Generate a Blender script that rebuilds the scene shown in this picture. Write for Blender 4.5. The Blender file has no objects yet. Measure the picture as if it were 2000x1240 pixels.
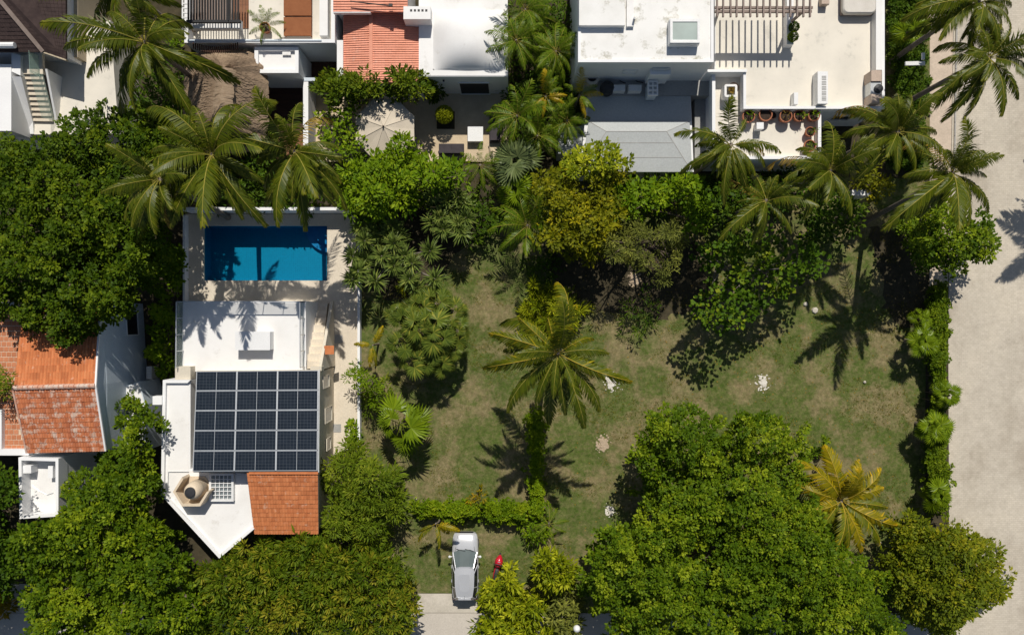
import bpy, math, random
import numpy as np
from mathutils import Vector, Matrix

# ---------------------------------------------------------------- camera, sky, sun, exposure
scene = bpy.context.scene
COL = scene.collection
CAM_H, PX_M, CX, CY = 48.0, 30.0, 1000.0, 620.0      # flying height, survey scale at ground level, point straight below

cam_data = bpy.data.cameras.new("camera")
cam = bpy.data.objects.new("camera", cam_data)
COL.objects.link(cam)
cam.location = (0.0, 0.0, CAM_H)
cam.rotation_euler = (0.0, 0.0, 0.0)
cam_data.sensor_fit = 'HORIZONTAL'
cam_data.sensor_width = 36.0
cam_data.lens = 18.0 / (33.333 / CAM_H)
cam_data.clip_start = 0.5
cam_data.clip_end = 2000.0
scene.camera = cam

SUN_EL = math.radians(51.5)
SUN_H = Vector((0.13, 1.0, 0.0)).normalized()          # horizontal direction towards the sun
world = bpy.data.worlds.new("World")
scene.world = world
world.use_nodes = True
wn = world.node_tree
for n in list(wn.nodes): wn.nodes.remove(n)
w_out = wn.nodes.new('ShaderNodeOutputWorld')
w_bg = wn.nodes.new('ShaderNodeBackground')
w_sky = wn.nodes.new('ShaderNodeTexSky')
w_sky.sky_type = 'NISHITA'
w_sky.sun_disc = False
w_sky.sun_elevation = SUN_EL
w_sky.sun_rotation = math.atan2(SUN_H.x, SUN_H.y)
w_bg.inputs['Strength'].default_value = 0.062
wn.links.new(w_sky.outputs[0], w_bg.inputs[0])
wn.links.new(w_bg.outputs[0], w_out.inputs[0])

sun_data = bpy.data.lights.new("sun", 'SUN')
sun_data.energy = 4.3
sun_data.angle = math.radians(0.5)
sun_data.color = (1.0, 0.945, 0.855)
sun = bpy.data.objects.new("sun", sun_data)
COL.objects.link(sun)
sun_dir = Vector((SUN_H.x * math.cos(SUN_EL), SUN_H.y * math.cos(SUN_EL), math.sin(SUN_EL)))
sun.rotation_euler = (-sun_dir).to_track_quat('-Z', 'Y').to_euler()
sun.location = (0, 0, 60)

vs = scene.view_settings
vs.view_transform = 'Standard'
vs.look = 'None'
vs.exposure = 0.0
vs.gamma = 1.0
vs.use_curve_mapping = False
scene.cycles.max_bounces = 6
scene.cycles.transparent_max_bounces = 12

# ---------------------------------------------------------------- survey helper and mesh helpers
def W(px, py, z=0.0):
    """Survey coordinates (read off the aerial photo) + real height -> metres in the world."""
    k = (CAM_H - z) / CAM_H / PX_M
    return Vector(((px - CX) * k, (CY - py) * k, z))

def sheet_pts(poly, z):
    return [W(x, y, z) for x, y in poly]

class MB:
    def __init__(s):
        s.v, s.f, s.m = [], [], []
    def add(s, verts, faces, mi=0):
        b = len(s.v)
        s.v += [tuple(p) for p in verts]
        s.f += [tuple(i + b for i in f) for f in faces]
        s.m += [mi] * len(faces)
        return s
    def quad(s, *p, mi=0):
        return s.add(p, [tuple(range(len(p)))], mi)
    def prism(s, top, z0, mi=0, cap=True):
        """top: list of 3D points (any heights); straight walls down to z0."""
        a = sum(top[i][0] * top[(i + 1) % len(top)][1] - top[(i + 1) % len(top)][0] * top[i][1] for i in range(len(top)))
        if a < 0: top = list(reversed(top))
        n = len(top)
        bot = [(p[0], p[1], z0 if not callable(z0) else z0(p)) for p in top]
        fs = [(i + n, (i + 1) % n + n, (i + 1) % n, i) for i in range(n)]
        if cap: fs += [tuple(range(n))]
        fs += [tuple(range(2 * n - 1, n - 1, -1))]
        return s.add(list(top) + bot, fs, mi)
    def slab(s, top, t, mi=0):
        return s.prism(top, lambda p: p[2] - t, mi)
    def box(s, c, size, rz=0.0, mi=0, M=None):
        x, y, z = size[0] / 2, size[1] / 2, size[2] / 2
        vs_ = [Vector((sx * x, sy * y, sz * z)) for sz in (-1, 1) for sx, sy in ((-1, -1), (1, -1), (1, 1), (-1, 1))]
        R = M if M is not None else Matrix.Rotation(rz, 3, 'Z')
        c = Vector(c)
        return s.add([c + R @ q for q in vs_], [(3, 2, 1, 0), (4, 5, 6, 7), (0, 1, 5, 4), (1, 2, 6, 5), (2, 3, 7, 6), (3, 0, 4, 7)], mi)
    def bar(s, a, b, w, h=None, mi=0):
        a, b = Vector(a), Vector(b)
        h = h or w
        d = (b - a)
        L = d.length
        x = d.normalized()
        up = Vector((0, 0, 1)) if abs(x.z) < 0.95 else Vector((0, 1, 0))
        y = up.cross(x).normalized()
        z = x.cross(y)
        return s.box((a + b) / 2, (L, w, h), mi=mi, M=Matrix((x, y, z)).transposed())
    def tube(s, pts, rad, n=7, mi=0, cap=True):
        pts = [Vector(p) for p in pts]
        rings = []
        for i, p in enumerate(pts):
            d = (pts[min(i + 1, len(pts) - 1)] - pts[max(i - 1, 0)]).normalized()
            a = Vector((1, 0, 0)) if abs(d.x) < 0.8 else Vector((0, 1, 0))
            u = d.cross(a).normalized(); w = d.cross(u)
            r = rad[i] if hasattr(rad, '__len__') else rad
            rings.append([p + (u * math.cos(2 * math.pi * k / n) + w * math.sin(2 * math.pi * k / n)) * r for k in range(n)])
        return s.loft(rings, mi, cap)
    def loft(s, rings, mi=0, cap=True):
        n = len(rings[0])
        vs_ = [p for r in rings for p in r]
        fs = []
        for i in range(len(rings) - 1):
            for k in range(n):
                a, b = i * n + k, i * n + (k + 1) % n
                fs.append((a, a + n, b + n, b))
        if cap:
            fs.append(tuple(range(n)))
            fs.append(tuple(reversed(range((len(rings) - 1) * n, len(rings) * n))))
        return s.add(vs_, fs, mi)
    def lathe(s, prof, c=(0, 0, 0), n=20, mi=0, cap=True):
        c = Vector(c)
        rings = [[c + Vector((r * math.cos(2 * math.pi * k / n), r * math.sin(2 * math.pi * k / n), z)) for k in range(n)] for r, z in prof]
        return s.loft([list(reversed(r)) for r in rings], mi, cap)
    def build(s, name, mat, parent=None, smooth=False, local=False):
        me = bpy.data.meshes.new(name)
        me.from_pydata(s.v, [], s.f)
        mats = mat if isinstance(mat, (list, tuple)) else [mat]
        for m in mats: me.materials.append(m)
        if len(mats) > 1: me.polygons.foreach_set('material_index', s.m)
        if smooth: me.polygons.foreach_set('use_smooth', [True] * len(s.f))
        me.update()
        return place(bpy.data.objects.new(name, me), parent, local)

def place(o, parent=None, local=False):
    COL.objects.link(o)
    if parent is not None:
        o.parent = parent
        if not local and parent.type == 'EMPTY':
            o.matrix_parent_inverse = Matrix.Translation(-Vector(parent.location))
    return o

def tag(o, label, cat, group=None):
    o['label'] = label; o['category'] = cat
    if group: o['group'] = group
    return o

def thing(name, label, cat, loc, group=None):
    o = bpy.data.objects.new(name, None)
    o.empty_display_size = 0.3
    COL.objects.link(o)
    o.location = loc
    return tag(o, label, cat, group)

def structure(o):
    o['kind'] = 'structure'; return o

def stuff(o):
    o['kind'] = 'stuff'; return o

def dup(root, loc, label=None, rz=None, scale=None):
    def cp(o, par):
        c = o.copy(); COL.objects.link(c)
        if par is not None: c.parent = par
        for ch in list(o.children): cp(ch, c)
        return c
    c = cp(root, None)
    c.location = loc
    if rz is not None: c.rotation_euler = (0, 0, rz)
    if scale is not None: c.scale = (scale,) * 3
    if label: c['label'] = label
    return c

def inset(pts, d):
    """offset a plan polygon (3D points) inwards by d."""
    a = sum(pts[i][0] * pts[(i + 1) % len(pts)][1] - pts[(i + 1) % len(pts)][0] * pts[i][1] for i in range(len(pts)))
    sgn = 1 if a > 0 else -1
    out = []
    n = len(pts)
    for i in range(n):
        p0, p1, p2 = Vector(pts[i - 1]), Vector(pts[i]), Vector(pts[(i + 1) % n])
        e1 = (p1 - p0).to_2d().normalized(); e2 = (p2 - p1).to_2d().normalized()
        n1 = Vector((-e1.y, e1.x)) * sgn; n2 = Vector((-e2.y, e2.x)) * sgn
        b = (n1 + n2); b = b / max(0.25, b.dot(n1))
        out.append(Vector((p1.x + b.x * d, p1.y + b.y * d, p1.z)))
    return out

def ring_mb(mb, pts, t, z0, mi=0):
    """a kerb/parapet ring of thickness t following the polygon, top at the points' z, bottom at z0."""
    inn = inset(pts, t)
    n = len(pts)
    for i in range(n):
        j = (i + 1) % n
        mb.prism([pts[i], pts[j], inn[j], inn[i]], z0, mi)
    return mb

# ---------------------------------------------------------------- materials
def new_mat(name):
    m = bpy.data.materials.new(name); m.use_nodes = True
    nt = m.node_tree
    b = nt.nodes['Principled BSDF']
    return m, nt, b

def ramp(nt, stops, fac):
    r = nt.nodes.new('ShaderNodeValToRGB')
    e = r.color_ramp.elements
    while len(e) < len(stops): e.new(0.5)
    for i, (p, c) in enumerate(stops):
        e[i].position = p; e[i].color = (*c, 1)
    nt.links.new(fac, r.inputs[0])
    return r.outputs[0]

def noise(nt, scale, detail=6, rough=0.6, vec=None, stretch=None):
    tc = nt.nodes.new('ShaderNodeTexCoord')
    mp = nt.nodes.new('ShaderNodeMapping'); mp.inputs['Location'].default_value = (137.31, 211.73, 53.17)
    if stretch: mp.inputs['Scale'].default_value = stretch
    nt.links.new(tc.outputs['Object'], mp.inputs[0]); v = mp.outputs[0]
    n = nt.nodes.new('ShaderNodeTexNoise')
    n.inputs['Scale'].default_value = scale; n.inputs['Detail'].default_value = detail; n.inputs['Roughness'].default_value = rough
    nt.links.new(v, n.inputs['Vector'])
    return n.outputs['Fac']

def mix(nt, fac, a, b):
    m = nt.nodes.new('ShaderNodeMix'); m.data_type = 'RGBA'
    if hasattr(fac, 'links') or hasattr(fac, 'is_linked'): nt.links.new(fac, m.inputs[0])
    else: m.inputs[0].default_value = fac
    for s, i in ((a, 6), (b, 7)):
        if hasattr(s, 'is_linked'): nt.links.new(s, m.inputs[i])
        else: m.inputs[i].default_value = (*s, 1)
    return m.outputs[2]

def bump(nt, b, h, strength=0.3, dist=0.02):
    n = nt.nodes.new('ShaderNodeBump'); n.inputs['Strength'].default_value = strength; n.inputs['Distance'].default_value = dist
    nt.links.new(h, n.inputs['Height']); nt.links.new(n.outputs[0], b.inputs['Normal'])

def surf(name, c1, c2=None, scale=1.5, lo=0.35, hi=0.7, rough=0.8, fine=None, bmp=0.15, metallic=0.0, stain=None, stretch=None, spec=0.3, grain=(.86, 1.06), tinted=None):
    """weathered surface: two tones by noise, fine grain, optional stain (colour, scale, threshold)."""
    m, nt, b = new_mat(name)
    c2 = c2 or tuple(x * 0.85 for x in c1)
    col = ramp(nt, [(lo, c1), (hi, c2)], noise(nt, scale, stretch=stretch))
    if stain:
        f = noise(nt, stain[1], 8, 0.7)
        f = ramp(nt, [(stain[2], (0, 0, 0)), (min(0.99, stain[2] + 0.12), (1, 1, 1))], f)
        col = mix(nt, f, col, stain[0])
    g = noise(nt, fine or 14, 4, 0.7)
    gc = ramp(nt, [(0.3, (grain[0],) * 3), (0.7, (grain[1],) * 3)], g)
    mm = nt.nodes.new('ShaderNodeMix'); mm.data_type = 'RGBA'; mm.blend_type = 'MULTIPLY'; mm.inputs[0].default_value = 1.0
    nt.links.new(col, mm.inputs[6]); nt.links.new(gc, mm.inputs[7])
    res = mm.outputs[2]
    if tinted:
        at = nt.nodes.new('ShaderNodeAttribute'); at.attribute_name = 'tint'
        if tinted == 'object': at = nt.nodes.new('ShaderNodeObjectInfo')
        tv = at.outputs['Random' if tinted == 'object' else 'Fac']
        tc_ = ramp(nt, [(0., (.80, .76, .75)), (.25, (.94, .94, .94)), (.8, (1.04, 1.04, 1.04)), (1., (1.08, 1.16, 1.25))], tv)
        m2 = nt.nodes.new('ShaderNodeMix'); m2.data_type = 'RGBA'; m2.blend_type = 'MULTIPLY'; m2.inputs[0].default_value = 1.0
        nt.links.new(res, m2.inputs[6]); nt.links.new(tc_, m2.inputs[7]); res = m2.outputs[2]
    nt.links.new(res, b.inputs['Base Color'])
    b.inputs['Roughness'].default_value = rough
    b.inputs['Metallic'].default_value = metallic
    b.inputs['Specular IOR Level'].default_value = spec
    if bmp: bump(nt, b, g, bmp)
    return m

def leaf_mat(name, cols, rough=0.6, trans=0.17, spec=0.12):
    """cols: dark, mid, bright leaf pigment; 'tint' is a random number each leaf carries."""
    cols = [(c[0] * 1.28, c[1] * 1.17, c[2] * .36) for c in cols]
    m, nt, b = new_mat(name)
    at = nt.nodes.new('ShaderNodeAttribute'); at.attribute_name = 'tint'
    col = ramp(nt, [(0.0, cols[0]), (0.55, cols[1]), (1.0, cols[2])], at.outputs['Fac'])
    nt.links.new(col, b.inputs['Base Color'])
    b.inputs['Roughness'].default_value = rough
    b.inputs['Specular IOR Level'].default_value = spec
    t = nt.nodes.new('ShaderNodeBsdfTranslucent')
    nt.links.new(col, t.inputs[0])
    mx = nt.nodes.new('ShaderNodeMixShader'); mx.inputs[0].default_value = trans
    out = nt.nodes['Material Output']
    nt.links.new(b.outputs[0], mx.inputs[1]); nt.links.new(t.outputs[0], mx.inputs[2]); nt.links.new(mx.outputs[0], out.inputs[0])
    return m

M = {}
M['white'] = surf('white_paint', (.80, .79, .77), (.72, .705, .68), 0.7, .45, .8, .75, 20, .03, stain=((.63, .61, .57), .8, .59), grain=(.96, 1.02))
M['white_moss'] = surf('white_roof_paint_with_lichen', (.80, .79, .76), (.70, .69, .65), .6, .45, .75, .8, 18, .04, stain=((.38, .36, .28), .8, .555), grain=(.96, 1.02))
M['wall'] = surf('white_wall_render', (.82, .82, .815), (.74, .74, .74), 0.5, .4, .8, .85, 15, .05, stain=((.5, .49, .46), .6, .68), grain=(.95, 1.02))
M['cream_wall'] = surf('cream_wall_render', (.66, .60, .49), (.58, .53, .43), 0.5, .4, .8, .85, 15, .08)
M['beige_wall'] = surf('beige_wall_render', (.50, .42, .30), (.42, .35, .25), 0.5, .4, .8, .85, 15, .08)
M['grey_wall'] = surf('blue_grey_wall_render', (.60, .67, .73), (.52, .59, .65), 0.5, .4, .8, .85, 15, .08)
M['stone'] = surf('cream_limestone_paving', (.70, .62, .50), (.60, .52, .41), .55, .4, .75, .8, 10, .1, stain=((.50, .42, .31), .8, .66))
M['terrace'] = surf('cream_terrace_paving', (.76, .71, .615), (.66, .62, .54), .5, .38, .68, .85, 30, .05, stain=((.56, .53, .46), 1.0, .58), grain=(.95, 1.02))
M['patio'] = surf('beige_gravel_patio', (.64, .52, .36), (.52, .41, .275), 1.2, .35, .7, .9, 25, .2)
M['concrete'] = surf('pale_concrete', (.58, .53, .45), (.45, .41, .34), .8, .4, .7, .9, 9, .2, stain=((.30, .28, .24), 1.2, .64))
M['grey_concrete'] = surf('grey_concrete', (.40, .395, .375), (.31, .31, .30), .8, .4, .7, .9, 9, .2, stain=((.2, .2, .19), .9, .64))
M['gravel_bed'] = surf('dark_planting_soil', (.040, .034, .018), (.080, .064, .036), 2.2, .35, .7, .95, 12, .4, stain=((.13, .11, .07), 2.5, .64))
M['grey_roof'] = surf('grey_membrane_roof', (.44, .46, .455), (.40, .42, .42), .4, .4, .8, .6, 10, .05)
M['dark_roof'] = surf('shaded_membrane_roof', (.17, .20, .23), (.13, .16, .19), .5, .4, .8, .6, 10, .05)  # darker copy of the grey membrane, bluish shade put into its colour
M['salmon'] = surf('salmon_roof_tile', (.78, .345, .235), (.68, .28, .18), 1.0, .4, .7, .8, 9, .1, stain=((.70, .42, .33), 1.6, .60))
M['terracotta'] = surf('terracotta_roof_tile', (.63, .225, .085), (.52, .165, .06), 2.2, .35, .7, .8, 11, .15, stain=((.66, .40, .27), 2.6, .58), stretch=(2.2, .5, .5), tinted='face')
M['terracotta_old'] = surf('weathered_terracotta_tile', (.60, .205, .085), (.46, .145, .065), 1.2, .35, .65, .85, 10, .15, stain=((.64, .48, .38), 2.2, .50), stretch=(2.4, .45, .45), tinted='face')
M['terracotta_plain'] = surf('plain_terracotta', (.60, .21, .08), (.50, .16, .058), 2.2, .35, .7, .8, 11, .15)
M['salmon_plain'] = surf('plain_salmon_tile', (.76, .335, .228), (.66, .275, .175), 1.0, .4, .7, .8, 9, .1)
M['ridge_tile'] = surf('lime_washed_ridge_tile', (.58, .30, .20), (.62, .50, .42), 3, .4, .6, .85)
M['paver'] = surf('terracotta_floor_tile', (.58, .23, .115), (.49, .18, .085), 1.6, .35, .7, .8, 12, .1, tinted='object')
M['grout'] = surf('sandy_grout', (.70, .55, .40), (.60, .46, .33), 2)
M['shingle'] = surf('dark_brown_shingle', (.060, .040, .036), (.036, .023, .022), 2.5, .35, .7, .9, 9, .3)
M['thatch'] = surf('dry_palm_thatch', (.36, .262, .178), (.22, .155, .10), 3.0, .3, .7, .95, 16, .5, stretch=(.5, 3.0, 1))
M['thatch_light'] = surf('sun_bleached_thatch', (.42, .315, .22), (.28, .20, .13), 3.0, .3, .7, .95, 16, .5, stretch=(.6, 2.5, 1))
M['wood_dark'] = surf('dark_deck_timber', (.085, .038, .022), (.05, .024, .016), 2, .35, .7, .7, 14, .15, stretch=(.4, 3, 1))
M['wood_warm'] = surf('warm_deck_timber', (.27, .12, .06), (.19, .08, .04), 2, .35, .7, .7, 14, .15, stretch=(.4, 3, 1))
M['wood_grey'] = surf('weathered_grey_timber', (.30, .235, .20), (.22, .17, .145), 2, .35, .7, .8, 14, .15)
M['black'] = surf('black_painted_timber', (.018, .018, .02), (.03, .03, .032), 2, .35, .7, .6)
M['dark'] = surf('dark_opening', (.012, .012, .014), (.02, .02, .022), 1, .3, .7, .4)
M['brown_cloth'] = surf('brown_outdoor_fabric', (.29, .11, .045), (.25, .09, .037), 3, .4, .7, .9, 30, .1)
M['beige_cloth'] = surf('beige_parasol_canvas', (.60, .525, .42), (.55, .48, .385), 1.5, .4, .7, .9, 30, .05)
M['charcoal_cloth'] = surf('charcoal_cushion_fabric', (.06, .052, .058), (.045, .04, .044), 3, .4, .7, .9, 30, .1)
M['white_plastic'] = surf('white_plastic', (.80, .80, .79), (.74, .74, .73), 1, .4, .8, .45, 20, .02)
M['metal_white'] = surf('white_enamelled_metal', (.78, .78, .77), (.70, .70, .69), 1, .4, .8, .4, 20, .02)
M['beige_metal'] = surf('beige_enamelled_metal', (.50, .39, .31), (.44, .34, .27), 1.5, .4, .8, .5)
M['tank'] = surf('beige_water_tank_plastic', (.68, .565, .42), (.62, .51, .38), 1.2, .4, .8, .55)
M['dark_plastic'] = surf('black_plastic', (.03, .031, .034), (.045, .045, .05), 2, .4, .8, .5)
M['pot'] = surf('terracotta_pot_clay', (.40, .155, .078), (.31, .11, .055), 4, .35, .7, .8, 14, .1)
M['soil'] = surf('potting_soil', (.035, .022, .015), (.06, .04, .03), 6, .35, .7, .95, 30, .4)
M['bark'] = surf('grey_brown_bark', (.17, .13, .10), (.10, .075, .055), 3, .35, .7, .9, 9, .4)
M['pale_bark'] = surf('pale_grey_bark', (.30, .26, .22), (.20, .17, .14), 3, .35, .7, .9, 9, .4)
M['palm_bark'] = surf('ringed_palm_bark', (.24, .20, .16), (.14, .11, .085), 3, .35, .7, .9, 9, .4, stretch=(1, 1, 4))
M['rust_pipe'] = surf('black_iron_pipe', (.05, .05, .05), (.08, .07, .06), 2)
M['alu'] = surf('aluminium_frame', (.66, .68, .69), (.60, .62, .63), 2, .4, .7, .35, 20, .02, metallic=.6)
M['limestone'] = surf('bare_white_limestone', (.72, .69, .62), (.55, .50, .42), 5, .35, .7, .95, 16, .3)
M['sandy'] = surf('bare_tan_sand', (.48, .38, .27), (.38, .29, .20), 5, .35, .7, .95, 16, .3)
M['cushion'] = surf('pale_cover_fabric', (.66, .62, .56), (.60, .56, .50), 2, .4, .7, .9, 30, .05)
M['kerb'] = surf('grey_kerb_stone', (.42, .40, .37), (.33, .31, .28), 1.5)

def glass_mat(name, col, rough=.08, alpha=1.0):
    m, nt, b = new_mat(name)
    g = noise(nt, .8, 3)
    c = ramp(nt, [(.3, col), (.7, tuple(min(1, x * 1.25) for x in col))], g)
    nt.links.new(c, b.inputs['Base Color'])
    b.inputs['Roughness'].default_value = rough
    b.inputs['Specular IOR Level'].default_value = .6
    b.inputs['Alpha'].default_value = alpha
    return m
M['frost'] = glass_mat('frosted_skylight_glass', (.25, .31, .285), .35)
M['window'] = glass_mat('dark_window_glass', (.03, .035, .04), .05)
M['skylight_glass'] = glass_mat('grey_skylight_glass', (.20, .23, .24), .15)
M['green_glass'] = glass_mat('green_tinted_glass', (.45, .62, .52), .1, .35)
M['rail_glass'] = glass_mat('clear_rail_glass', (.35, .45, .45), .05, .22)
M['car_glass'] = glass_mat('car_window_glass', (.10, .125, .125), .04)
M['car_side_glass'] = glass_mat('tinted_car_glass', (.02, .022, .024), .05)

# road of small pale cobbles
def road_mat(name, a, b_, mortar, scale):
    m, nt, b = new_mat(name)
    tc = nt.nodes.new('ShaderNodeTexCoord')
    br = nt.nodes.new('ShaderNodeTexBrick')
    br.inputs['Scale'].default_value = scale; br.inputs['Color1'].default_value = (*a, 1); br.inputs['Color2'].default_value = (*b_, 1)
    br.inputs['Mortar'].default_value = (*mortar, 1); br.inputs['Mortar Size'].default_value = .018; br.inputs['Mortar Smooth'].default_value = .3
    br.inputs['Brick Width'].default_value = .5; br.inputs['Row Height'].default_value = .25
    nt.links.new(tc.outputs['Object'], br.inputs['Vector'])
    big = noise(nt, .22, 8, .65)
    tone = ramp(nt, [(.3, (.78, .76, .74)), (.48, (1., 1., 1.)), (.72, (1.14, 1.13, 1.11))], big)
    wear = noise(nt, 2.6, 10, .85, stretch=(1, .7, 1))
    wt = ramp(nt, [(.32, (.84, .83, .82)), (.5, (1., 1., 1.)), (.7, (1.08, 1.08, 1.07))], wear)
    col = br.outputs['Color']
    for t in (tone, wt):
        mm = nt.nodes.new('ShaderNodeMix'); mm.data_type = 'RGBA'; mm.blend_type = 'MULTIPLY'; mm.inputs[0].default_value = 1
        nt.links.new(col, mm.inputs[6]); nt.links.new(t, mm.inputs[7]); col = mm.outputs[2]
    nt.links.new(col, b.inputs['Base Color'])
    b.inputs['Roughness'].default_value = .92
    b.inputs['Specular IOR Level'].default_value = .2
    bump(nt, b, wear, .2)
    return m
M['road'] = road_mat('pale_cobble_road', (.54, .485, .40), (.485, .435, .355), (.425, .38, .31), 2.0)
M['verge'] = surf('sandy_pink_pavement', (.60, .49, .385), (.50, .41, .32), 1.2, .35, .7, .9, 8, .2)
M['side_road'] = surf('grey_concrete_lane', (.56, .51, .44), (.48, .435, .375), .6, .35, .7, .9, 10, .2)

def lawn_mat():
    m, nt, b = new_mat('patchy_dry_lawn')
    green = ramp(nt, [(.3, (.042, .080, .010)), (.7, (.082, .125, .022))], noise(nt, 1.1, 8, .7))
    tan = ramp(nt, [(.3, (.158, .126, .058)), (.7, (.305, .242, .138))], noise(nt, 2.2, 8, .75))
    big = noise(nt, .30, 9, .66)
    f = ramp(nt, [(.47, (0, 0, 0)), (.565, (1, 1, 1))], big)
    fine = noise(nt, 3.2, 8, .8)
    ff = ramp(nt, [(.38, (0, 0, 0)), (.62, (1, 1, 1))], fine)
    half = nt.nodes.new('ShaderNodeMix'); half.data_type = 'RGBA'; half.inputs[0].default_value = .45
    nt.links.new(f, half.inputs[6]); nt.links.new(ff, half.inputs[7])
    bw = nt.nodes.new('ShaderNodeRGBToBW'); nt.links.new(half.outputs[2], bw.inputs[0])
    col = mix(nt, bw.outputs[0], green, tan)
    sp = noise(nt, 9, 6, .8)
    spk = ramp(nt, [(.66, (0, 0, 0)), (.74, (1, 1, 1))], sp)
    col = mix(nt, spk, col, (.26, .21, .12))
    grain = ramp(nt, [(.3, (.55, .57, .52)), (.5, (1., 1., 1.)), (.7, (1.45, 1.42, 1.35))], noise(nt, 5.5, 6, .9))
    mm = nt.nodes.new('ShaderNodeMix'); mm.data_type = 'RGBA'; mm.blend_type = 'MULTIPLY'; mm.inputs[0].default_value = 1
    nt.links.new(col, mm.inputs[6]); nt.links.new(grain, mm.inputs[7])
    nt.links.new(mm.outputs[2], b.inputs['Base Color'])
    b.inputs['Roughness'].default_value = .95
    b.inputs['Specular IOR Level'].default_value = .1
    bump(nt, b, sp, .7, .06)
    return m
M['lawn'] = lawn_mat()

# leaf pigments
M['almond'] = leaf_mat('almond_tree_leaf', ((.035, .075, .005), (.075, .130, .008), (.165, .230, .022)))
M['almond_d'] = leaf_mat('dark_almond_leaf', ((.026, .058, .004), (.054, .098, .006), (.115, .165, .016)))
M['almond_b'] = leaf_mat('broad_tree_leaf', ((.040, .085, .006), (.085, .145, .010), (.185, .250, .030)))
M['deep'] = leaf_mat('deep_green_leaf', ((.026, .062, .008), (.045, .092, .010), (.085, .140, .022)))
M['deepsun'] = leaf_mat('sunlit_shrub_leaf', ((.045, .085, .010), (.085, .130, .015), (.16, .20, .03)))  # brighter copy of the deep green leaf, sunlight put into the colour
M['mangoleaf'] = leaf_mat('lance_leaf_with_red_tips', ((.045, .085, .010), (.088, .135, .016), (.20, .20, .045)))
M['feather'] = leaf_mat('feathery_leaf', ((.060, .105, .012), (.105, .160, .022), (.185, .230, .050)))
M['olive'] = leaf_mat('olive_leaf', ((.055, .085, .010), (.100, .138, .014), (.185, .195, .024)))
M['yellowgreen'] = leaf_mat('yellow_green_leaf', ((.085, .130, .008), (.170, .215, .012), (.33, .37, .05)))
M['mustard'] = leaf_mat('mustard_leaf', ((.072, .092, .006), (.148, .162, .010), (.27, .25, .016)))
M['greygreen'] = leaf_mat('grey_green_leaf', ((.076, .098, .052), (.128, .155, .080), (.20, .225, .12)))
M['bright'] = leaf_mat('bright_green_leaf', ((.060, .125, .006), (.105, .185, .008), (.170, .250, .018)))
M['road_hedge'] = leaf_mat('shaded_hedge_leaf', ((.045, .090, .006), (.085, .140, .010), (.14, .20, .020)))  # darker hedge green, partial shade put into the leaf colour
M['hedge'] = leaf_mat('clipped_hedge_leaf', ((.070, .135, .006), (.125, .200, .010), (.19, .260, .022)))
M['grape'] = leaf_mat('round_sea_grape_leaf', ((.036, .085, .010), (.062, .122, .012), (.16, .21, .03)))
M['croton'] = leaf_mat('croton_leaf', ((.11, .11, .006), (.22, .17, .01), (.34, .22, .02)))
M['dracaena'] = leaf_mat('dracaena_blade', ((.050, .088, .05), (.098, .150, .09), (.19, .235, .16)), .4)
M['dracaena_b'] = leaf_mat('yellowish_dracaena_blade', ((.070, .110, .010), (.140, .180, .018), (.28, .28, .04)), .4)
M['fan'] = leaf_mat('fan_palm_blade', ((.060, .110, .015), (.120, .190, .022), (.210, .280, .045)), .35)
M['fan_silver'] = leaf_mat('silver_fan_palm_blade', ((.055, .085, .10), (.100, .140, .16), (.175, .220, .25)), .35)
M['fan_dark'] = leaf_mat('dark_fan_palm_blade', ((.046, .082, .035), (.098, .140, .06), (.27, .265, .12)), .38)
M['coco'] = leaf_mat('coconut_leaflet', ((.036, .064, .008), (.074, .102, .012), (.160, .175, .030)), .42, .30, .28)
M['coco_y'] = leaf_mat('yellowing_coconut_leaflet', ((.06, .09, .008), (.115, .14, .012), (.42, .33, .02)), .45, .30, .25)
M['coco_g'] = leaf_mat('golden_coconut_leaflet', ((.10, .115, .010), (.23, .205, .014), (.52, .36, .03)), .45, .3, .25)
M['areca'] = leaf_mat('areca_leaflet', ((.045, .095, .008), (.090, .155, .012), (.160, .220, .026)), .45, .28, .25)
M['areca_y'] = leaf_mat('yellow_areca_leaflet', ((.20, .18, .008), (.34, .26, .010), (.46, .34, .02)), .4, .25, .4)
M['rachis'] = surf('yellow_frond_rib', (.22, .205, .03), (.34, .28, .045), 3)
M['rachis_b'] = surf('golden_frond_rib', (.42, .31, .03), (.36, .25, .03), 3)
M['dry_frond'] = leaf_mat('dry_brown_leaflet', ((.16, .11, .06), (.24, .17, .10), (.34, .26, .17)), .7, .1, .1)
# ---------------------------------------------------------------- the setting: ground, lawn, roads
def sheet(name, poly, z, mat, t=0.0):
    mb = MB()
    if t: mb.slab(sheet_pts(poly, z), t)
    else:
        p = sheet_pts(poly, z)
        a = sum(p[i].x * p[(i + 1) % len(p)].y - p[(i + 1) % len(p)].x * p[i].y for i in range(len(p)))
        mb.quad(*(p if a > 0 else p[::-1]))
    return structure(mb.build(name, mat))

def rough(poly, amp=9, step=12, seed=1):
    rng = random.Random(seed); out = []
    for i in range(len(poly)):
        a, b = poly[i], poly[(i + 1) % len(poly)]; n = max(1, int(math.hypot(b[0] - a[0], b[1] - a[1]) / step))
        for k in range(n): out.append((a[0] + (b[0] - a[0]) * k / n + rng.uniform(-amp, amp), a[1] + (b[1] - a[1]) * k / n + rng.uniform(-amp, amp)))
    return out
G = MB()
S_ = 400.0
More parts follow.
